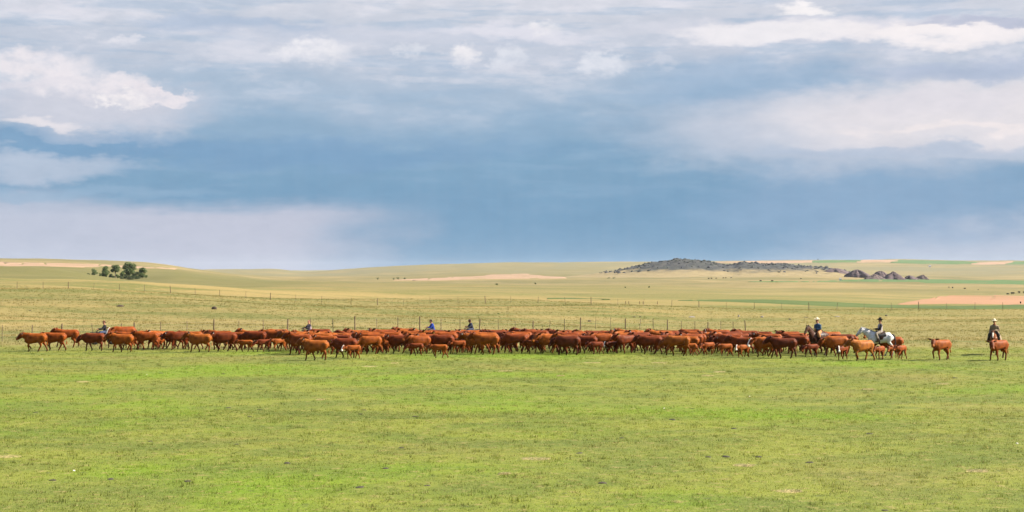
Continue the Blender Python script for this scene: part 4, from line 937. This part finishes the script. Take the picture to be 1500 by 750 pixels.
for i, (px, py, w, h, mat, lab) in enumerate((
    (175.5, 449, .82, .22, M_SOIL, 'long low black mound on the slope between the two fences'), (313, 453, .5, .38, M_SOIL, 'dark earth mound with grey side below the long fence'),
    (44, 455.5, .18, .12, M_SOIL, 'tiny dark mound on the slope above the leading cow'), (863, 471, .42, .22, M_SOIL, 'rounded dark mound beside the near fence posts'),
    (929, 465, .42, .12, M_SOIL, 'flat dark mound with a twin close beside it'), (937.5, 465, .3, .16, M_SOIL, 'smaller twin of a flat dark mound'),
    (952, 452.5, .3, .12, M_DKGREEN, 'little dark tuft below the long fence'), (1014, 465, .8, .18, M_STONE, 'broad pale grey stone heap on the slope'),
    (1082, 464, .26, .26, M_STONE, 'upright grey stone on the slope behind the herd'), (1116, 465, .42, .22, M_STONE, 'low grey stone on the slope behind the herd'),
    (1157, 468.5, .32, .2, M_SOIL, 'dark clod on the slope near the bay horse'), (1180, 465, .6, .12, M_SOIL, 'dark scrape of earth above the bay horse'),
    (1226, 464, .75, .12, M_STONE, 'flat grey slab between the two mounted riders'), (1298, 463, .35, .2, M_SOIL, 'dark rock on the slope behind the black hat'), (730, 460, .28, .14, M_DKGREEN, 'dark green tuft above the near fence'), (487, 475, .2, .15, M_DKGREEN, 'small green tuft on the slope behind the lilac rider'))):
    o = link('tuft' if mat is M_DKGREEN else 'stone' if mat is M_STONE else 'earth_mound', lump('lump', w*.62, w*.5, h*.95, 30+i, mat)); o.location = hit(px, py); tag(o, lab, 'tuft' if mat is M_DKGREEN else 'stone' if mat is M_STONE else 'mound')
# dry patches of thatch
M_STRAW = simple('dry_straw', (.50, .41, .18), (.42, .33, .14), 9)
def straw(w, dpt, n, seed):
    r = np.random.default_rng(seed); a = r.uniform(0, 6.28, n); k = np.sqrt(r.random(n)); bx = k*np.cos(a)*w; by = k*np.sin(a)*dpt
    L = r.uniform(.05, .13, n); t = r.normal(0, .5, n); V = np.empty((n, 3, 3)); wd = .012
    V[:, 0] = np.column_stack([bx, by, np.full(n, .005)]); V[:, 1] = np.column_stack([bx+.0*L, by+wd, np.full(n, .012)]); V[:, 2] = np.column_stack([bx+L*np.cos(t), by+L*np.sin(t), r.uniform(.02, .075, n)])
    return mesh_np('straw_patch', V.reshape(-1, 3), np.arange(n*3).reshape(-1, 3), False)
for i, (px, py, w) in enumerate(((783, 673, .42), (8, 670, .45), (1053, 545.5, .32), (1036, 551, .3), (541, 537.5, .45), (577, 532.5, .28), (740, 544, .4), (866, 532, .55), (965, 532, .5), (1089, 683, .3), (1430, 691, .3), (737, 695, .16), (1155, 721, .32), (468, 586, .18), (1380, 563, .3), (820, 551, .2), (1270, 571, .3), (120, 560, .3))):
    o = link('straw_patch', straw(w, w*.8, 260, i)); o.data.materials.append(M_STRAW); o.location = hit(px, py)
    tag(o, 'patch of dry straw coloured thatch in the green pasture', 'dry grass', 'dry patches in the pasture', 'thing')

# ------------------------------------------------------------------ the grove
M_BARK = simple('bark', (.10, .075, .055), (.055, .042, .033), 6)
def leafmat(name, a, b_):
    m, q, bs = principled(name, .6, .25); ge = N(q.t, 'ShaderNodeNewGeometry')
    c = q.mix(ge.outputs['Random Per Island'], a, b_); q.put(bs.inputs['Base Color'], c)
    t = N(q.t, 'ShaderNodeBsdfTranslucent'); q.put(t.inputs[0], c); x = N(q.t, 'ShaderNodeMixShader'); x.inputs[0].default_value = .42
    q.t.links.new(bs.outputs[0], x.inputs[1]); q.t.links.new(t.outputs[0], x.inputs[2]); q.t.links.new(x.outputs[0], q.t.nodes['Material Output'].inputs[0]); return m
LF_D = leafmat('leaf_dark', (.060, .092, .033), (.125, .165, .058)); LF_L = leafmat('leaf_pale', (.085, .125, .042), (.13, .165, .06)); LF_B = leafmat('leaf_bush', (.030, .046, .018), (.060, .082, .030))
def tree(pos, h, w, leaf, label, seed, name='tree', cat='tree', bare=.25, nl=1500, lobes=9, group='trees of the grove'):
    r = np.random.default_rng(seed); e = link(name, None); e.location = pos; tag(e, label, cat, group)
    V = []; Fc = []
    def limb(p, q_, r0, r1, n=6):
        p, q_ = np.array(p), np.array(q_); t = q_-p; t = t/np.linalg.norm(t); a = np.cross(t, (0.3, 1, .2)); a /= np.linalg.norm(a); b2 = np.cross(t, a); k0 = len(V)
        for c, rr in ((p, r0), ((p+q_)/2+a*np.linalg.norm(q_-p)*.05, (r0+r1)/2), (q_, r1)):
            for k in range(n): w_ = 6.283*k/n; V.append(tuple(c+a*rr*math.cos(w_)+b2*rr*math.sin(w_)))
        for i in range(2):
            for k in range(n): Fc.append((k0+i*n+k, k0+i*n+(k+1) % n, k0+(i+1)*n+(k+1) % n, k0+(i+1)*n+k))
    cen = []
    fork = np.array((r.normal(0, .03*h), r.normal(0, .03*h), h*max(bare, .12)*1.2)); limb((0, 0, -.3), fork, h*.035, h*.025)
    for i in range(lobes):
        a = r.uniform(0, 6.28); k = r.random()**.5
        z = h*(bare+(1-bare)*r.uniform(.15, .9)); prof = math.sin(math.pi*min(.95, max(.12, (z/h-bare)/(1-bare))))**.6
        c = np.array((math.cos(a)*k*w*.38*prof, math.sin(a)*k*w*.38*prof, z)); cen.append((c, r.uniform(.19, .31)*w)); limb(fork, c, h*.016, h*.005)
    me = bpy.data.meshes.new('trunk'); me.from_pydata(V, [], Fc); link('trunk', me, M_BARK, e)
    P = []
    for i in range(nl):
        c, rr = cen[r.integers(len(cen))]; n_ = r.normal(0, 1, 3); n_ /= np.linalg.norm(n_); P.append(c+n_*rr*r.uniform(.45, 1.05)*np.array((1, 1, .8)))
    P = np.array(P); P[:, 2] = np.clip(P[:, 2], h*bare*.5, h*1.03); s = r.uniform(.16, .36, len(P))[:, None]*(h/8)**.5
    d1 = r.normal(0, 1, (len(P), 3)); d1 /= np.linalg.norm(d1, axis=1)[:, None]; d2 = np.cross(d1, r.normal(0, 1, (len(P), 3))); d2 /= np.linalg.norm(d2, axis=1)[:, None]
    Q = np.stack([P-d1*s, P-d2*s*.6, P+d1*s, P+d2*s*.6], 1).reshape(-1, 3)
    link('crown', mesh_np('crown', Q, np.arange(len(Q)).reshape(-1, 4), False), leaf, e); return e
GD = 790
for i_, (px_, dd_, hh_, ww_) in enumerate(((150, 6, 5, 7), (162, 0, 7, 8), (166, -6, 4, 7), (173, 8, 9, 8), (184, 4, 10, 9), (202, 6, 11, 9), (214, 4, 4, 6), (130, 8, 4, 6))):
    tree(on(px_, GD+dd_), hh_*GD/F, ww_*GD/F, LF_B if i_ % 3 else LF_L, 'leafy undershrub filling the gaps between the trees of the grove', 80+i_, 'shrub', 'shrub', .02, 800, 7, 'undershrubs of the grove')
def gp(px, dd=0): return on(px, GD+dd)
K = GD/F
tree(gp(138.5, 10), 11*K, 10*K, LF_L, 'small pale green sapling at the outer end of the grove', 1, bare=.1)
tree(gp(147, 0), 6.5*K, 5*K, LF_L, 'low pale shrub between sapling and dark round tree', 2, 'shrub', 'shrub', .05, 700, 6)
tree(gp(155, -4), 18*K, 14*K, LF_D, 'dark round tree next to the pale sapling', 3, bare=.15, nl=2200)
tree(gp(169.5, 4), 20*K, 14*K, LF_D, 'dark tree with thin trunk and sparse foot', 4, bare=.35, nl=1900)
tree(gp(179, 14), 13*K, 9*K, LF_L, 'pale leafy tree half behind the tallest tree', 5, bare=.2)
tree(gp(177, -10), 5*K, 9*K, LF_B, 'low dark bush beside the thin trunk', 6, 'shrub', 'shrub', .02, 900, 7)
tree(gp(190, -2), 25*K, 18*K, LF_D, 'tallest tree with a broad dark crown in the grove', 7, bare=.28, nl=3400, lobes=14)
tree(gp(196, 3), 14*K, 12*K, LF_L, 'pale green bushy tree under the tallest crown', 8, bare=.1)
tree(gp(190, -16), 6*K, 15*K, LF_B, 'wide low dark thicket at the foot of the tallest tree', 9, 'shrub', 'shrub', .02, 1800, 10)
tree(gp(200, -12), 5*K, 12*K, LF_B, 'low dark thicket spreading towards the round end tree', 10, 'shrub', 'shrub', .02, 1200, 9)
tree(gp(208.5, 2), 15*K, 15*K, LF_D, 'broad round dark tree closing the grove', 11, bare=.08, nl=2600, lobes=12)
for i, (px, py, hh, ww) in enumerate(((553, 409.6, 3, 5), (577, 409.8, 2.6, 4), (583, 409.6, 4, 6), (592, 409.4, 3.4, 5), (892, 408.4, 2.4, 7), (899, 408.4, 2.6, 6), (951, 421.6, 2.2, 3), (916, 421.8, 1.6, 3), (728, 417.6, 2.2, 5), (784, 416.6, 2.4, 4))):
    p = hit(px, py); k = p.y/F
    tree(p, hh*k, ww*k, LF_B, 'dark scrub bush standing alone on the far grassland', 40+i, 'scrub_bush', 'bush', .02, 260, 5, 'scrub bushes on the far grassland')
p = hit(1198, 381.9); k = p.y/F
tree(p, 3.2*k, 2.0*k, LF_B, 'single dark tree on the skyline beside the green strip', 60, bare=.1, nl=300, lobes=5, group=None)

# ------------------------------------------------------------------ rocky hill
HD = 1850
crest = [(800, 409), (830, 405), (865, 402), (895, 398), (920, 393), (945, 387.5), (965, 383.5), (990, 380.5), (1012, 381), (1030, 382.5), (1048, 384.5), (1062, 388), (1074, 388.5), (1086, 384.8), (1100, 385.5), (1118, 386.8), (1140, 386.5), (1160, 388.5), (1185, 390.5), (1210, 393), (1235, 397), (1258, 401), (1285, 408)]
def hill_z(x, y):
    px = 750+F*x/y; top = np.interp(px, [c[0] for c in crest], [c[1] for c in crest])
    zt = EYE-(top-HOR)/F*y; z0 = H(x, y)
    t = np.clip((y-1620)/(HD-1620), 0, 1); s = np.where(y < HD, t*t*(3-2*t), 1-smooth01(HD, 2120, y)*1.0)
    rough = .9*np.sin(x/9+np.sin(y/14))*np.sin(y/12+np.cos(x/21))+.7*np.sin(x/4.1+y/7)+.5*np.sin(x/2.3-y/5)
    hgt = np.maximum(zt-z0, -1)
    return z0-1.0+(hgt+1.0)*s+rough*s*np.clip(hgt/8, 0, 1)*.8
xs = np.linspace((795-750)/F*HD*.9, (1290-750)/F*HD*1.1, 300); ys = np.linspace(1600, 2140, 110)
XX, YY = np.meshgrid(xs, ys); ZZ = hill_z(XX.ravel(), YY.ravel()); n = len(xs)
Fc = [[j*n+i, j*n+i+1, (j+1)*n+i+1, (j+1)*n+i] for j in range(len(ys)-1) for i in range(n-1)]
hm, q, b = principled('rocky_hill', .95, .1); ge = N(q.t, 'ShaderNodeNewGeometry'); sp = N(q.t, 'ShaderNodeSeparateXYZ'); q.put(sp.inputs[0], ge.outputs['Position'])
n1 = q.noise(ge.outputs['Position'], .035, 6, .65, .6); n2 = q.noise(ge.outputs['Position'], .16, 6, .7, .5)
c = q.mix(q.rng(n2, .38, .62), (.028, .031, .036), (.056, .055, .052)); c = q.mix(q.rng(n1, .5, .66, 0, .8), c, (.032, .038, .032))
hz = q.m('ADD', sp.outputs[2], q.m('MULTIPLY', q.m('SUBTRACT', n1, .5), 16))
c = q.mix(q.rng(hz, 1.5, 7.5), (.175, .140, .075), c); q.put(b.inputs['Base Color'], c)
bp = N(q.t, 'ShaderNodeBump'); bp.inputs['Strength'].default_value = 1; bp.inputs['Distance'].default_value = 1.2; q.put(bp.inputs['Height'], n2); q.put(b.inputs['Normal'], bp.outputs[0])
tag(link('rocky_hill', mesh_np('rocky_hill', np.column_stack([XX.ravel(), YY.ravel(), ZZ]), Fc), hm), 'dark rocky hill rising from the far plain', kind='structure')
# boulders and scrub over it, too many and small to count
V = []; Fc = []; V2 = []; F2 = []
import bmesh
_bm = bmesh.new(); bmesh.ops.create_icosphere(_bm, subdivisions=1, radius=1); ico = np.array([v.co[:] for v in _bm.verts]); icf = np.array([[v.index for v in f.verts] for f in _bm.faces]); _bm.free()
cnt = 0
while cnt < 620:
    px = rng.uniform(860, 1262); y = rng.uniform(1690, 1900); x = (px-750)/F*y
    top = np.interp(px, [c_[0] for c_ in crest], [c_[1] for c_ in crest]); z = float(hill_z(np.array([x]), np.array([y]))[0])
    row = HOR+(EYE-z)*F/y
    if row > top+13 or z < 1.5 or rng.random() > .12+.88*math.exp(-(row-top)/4): continue
    isrock = rng.random() < .55; s = rng.uniform(.5, 1.6)*(1 if rng.random() < .9 else 1.7)
    k = ico*np.array((s*rng.uniform(.8, 1.5), s, s*rng.uniform(.6, 1.1)))*(1+rng.uniform(-.25, .25, (len(ico), 1)))+np.array((x, y, z))
    if isrock: Fc.append(icf+len(V)*len(ico)); V.append(k)
    else: F2.append(icf+len(V2)*len(ico)); V2.append(k)
    cnt += 1
M_BOUL = simple('boulder_rock', (.052, .053, .060), (.026, .028, .032), 1.5, .9)
tag(link('boulders', mesh_np('boulders', np.vstack(V), np.vstack(Fc), False), M_BOUL), 'grey boulders strewn over the rocky hill', 'boulders', kind='stuff')
M_SCR = simple('hill_scrub', (.024, .029, .024), (.036, .04, .032), 1.5, .95)
tag(link('scrub', mesh_np('scrub', np.vstack(V2), np.vstack(F2), False), M_SCR), 'dark low scrub covering the rocky hill', 'scrub', kind='stuff')

# ------------------------------------------------------------------ spoil heaps of the pit
M_SPOIL = simple('spoil', (.062, .047, .054), (.085, .060, .062), .35, .95); M_SPOIL2 = simple('spoil_pale', (.085, .062, .058), (.062, .047, .047), .35, .95)
def heap(px0, px1, py0, py1, d, mat, label, peak=.5, sharp=1.3, seed=0):
    r = np.random.default_rng(seed); k = d/F; w = (px1-px0)*k/2; h = (py1-py0)*k; n = 44; m = 18; V = []; Fc = []
    ph = r.uniform(0, 6.28, 4)
    for j in range(m+1):
        t = j/m
        for i in range(n):
            a = 6.283*i/n; rr = (1-t)*(1+.16*math.sin(3*a+ph[0])+.12*math.sin(5*a+ph[1])+.07*math.sin(9*a+ph[2]))+r.uniform(-.05, .05)*(0 < j < m)
            z = h*(1-(1-t)**sharp)*(1+.25*math.sin(7*a+ph[3])*t*(1-t))+r.uniform(-.05, .05)*h*(j < m) if j else -1.5
            V.append(((peak-.5)*2*w*t*.8+rr*w*math.cos(a), rr*w*.7*math.sin(a), z))
    for j in range(m):
        for i in range(n): Fc.append((j*n+i, j*n+(i+1) % n, (j+1)*n+(i+1) % n, (j+1)*n+i))
    o = link('spoil_heap', mesh_np('spoil_heap', V, Fc), mat); x = ((px0+px1)/2-750)*k; o.location = (x, d, EYE-(py1-HOR)*k)
    tag(o, label, 'spoil heap', 'spoil heaps of the gravel pit')
heap(1289, 1327, 397.6, 410.5, 1500, M_SPOIL, 'tallest dark purple spoil heap with a sharp peak', .52, 1.0, 1)
heap(1262, 1297, 401.5, 410.5, 1490, M_SPOIL2, 'paler brown spoil heap against the tallest one', .55, 1.1, 2)
heap(1275, 1302, 397.4, 407, 1560, M_SPOIL, 'flat-topped spoil heap behind the paler one', .6, 1.9, 3)
heap(1322, 1348, 403.4, 409.6, 1520, M_SPOIL, 'low grey spoil heap beyond the tallest peak', .35, 1.3, 4)
heap(1338, 1362, 402.6, 409.8, 1530, M_SPOIL2, 'small reddish spoil heap at the end of the row', .6, 1.3, 5)
heap(1205, 1245, 393.2, 401.5, 1760, M_SPOIL, 'long reddish spoil bank on the end of the rocky hill', .4, 1.8, 6)
heap(1240, 1275, 395.0, 404.5, 1700, M_SPOIL, 'broken dark bank between rocky hill and spoil heaps', .4, 1.6, 7)
# small white buildings far off
M_WB = simple('white_boards', (.62, .62, .60), (.52, .52, .50), 2); M_RF = simple('grey_roof', (.2, .2, .21), (.16, .16, .17), 2)
def shed(px, py, w, h, label):
    p = hit(px, py); e = link('shed', None); e.location = p; tag(e, label, 'shed')
    V = [(-w/2, -w*.4, -.3), (w/2, -w*.4, -.3), (w/2, w*.4, -.3), (-w/2, w*.4, -.3), (-w/2, -w*.4, h), (w/2, -w*.4, h), (w/2, w*.4, h), (-w/2, w*.4, h), (-w/2, 0, h*1.4), (w/2, 0, h*1.4)]
    me = bpy.data.meshes.new('wall'); me.from_pydata(V, [], [(0, 1, 5, 4), (1, 2, 6, 9, 5), (2, 3, 7, 6), (3, 0, 4, 8, 7)]); link('wall', me, M_WB, e)
    o_ = .15
    V = [(-w/2-o_, -w*.4-o_, h*.95), (w/2+o_, -w*.4-o_, h*.95), (w/2+o_, 0, h*1.4+.08), (-w/2-o_, 0, h*1.4+.08), (w/2+o_, w*.4+o_, h*.95), (-w/2-o_, w*.4+o_, h*.95)]
    me = bpy.data.meshes.new('roof'); me.from_pydata(V, [], [(0, 1, 2, 3), (3, 2, 4, 5)]); link('roof', me, M_RF, e)
shed(1231, 410.3, 1.8, 1.3, 'tiny white shed below the rocky hill by the pit'); shed(1362, 391.0, 4.0, 2.4, 'tiny white shed on the far pale slope')

# ------------------------------------------------------------------ far cattle
for px, py, s in ((1390, 422.6, 1), (1395.5, 423, 1), (1413.5, 424, .8), (1433, 425.4, .6), (1483, 431.8, 1.2), (1476, 432.2, .9), (1493, 430, 1.1), (1499, 430, 1), (1495, 446, .9)):
    p = hit(px, py); beast(COWS[2], ('cow', 2), p, random.uniform(0, 6), s*.66, BLACK, 'small black cow grazing on the far plain beyond the red field', 'cow', 'black cattle beyond the red field', 'cow')
for px, py in ((1038, 409), (1042, 409), (1049, 408.6), (1059.5, 408), (1063, 408), (1071, 407.6), (1114, 412.8), (1131, 412.8), (1173, 409)):
    p = hit(px, py); beast(COWS[2], ('cow', 2), p, random.uniform(-.4, .4), .75, BLACK, 'tiny black cow grazing below the rocky hill', 'cow', 'black cattle below the rocky hill', 'cow')

# ------------------------------------------------------------------ haze
hb = link('haze', mesh_np('haze', [(x, y, z) for z in (-60, 48) for y in (-9300, 9300) for x in (-9300, 9300)], [(0, 2, 3, 1), (4, 5, 7, 6), (0, 1, 5, 4), (2, 6, 7, 3), (0, 4, 6, 2), (1, 3, 7, 5)], False))
vm = bpy.data.materials.new('haze_air'); vm.use_nodes = True; vt = vm.node_tree; vt.nodes.clear()
pv = N(vt, 'ShaderNodeVolumePrincipled'); pv.inputs['Color'].default_value = (.74, .84, .96, 1); pv.inputs['Density'].default_value = 2.0e-5; pv.inputs['Anisotropy'].default_value = .2
vo = N(vt, 'ShaderNodeOutputMaterial'); vt.links.new(pv.outputs[0], vo.inputs['Volume']); hb.data.materials.append(vm)
tag(hb, 'thin pale haze lying over the whole range', 'haze', kind='stuff')
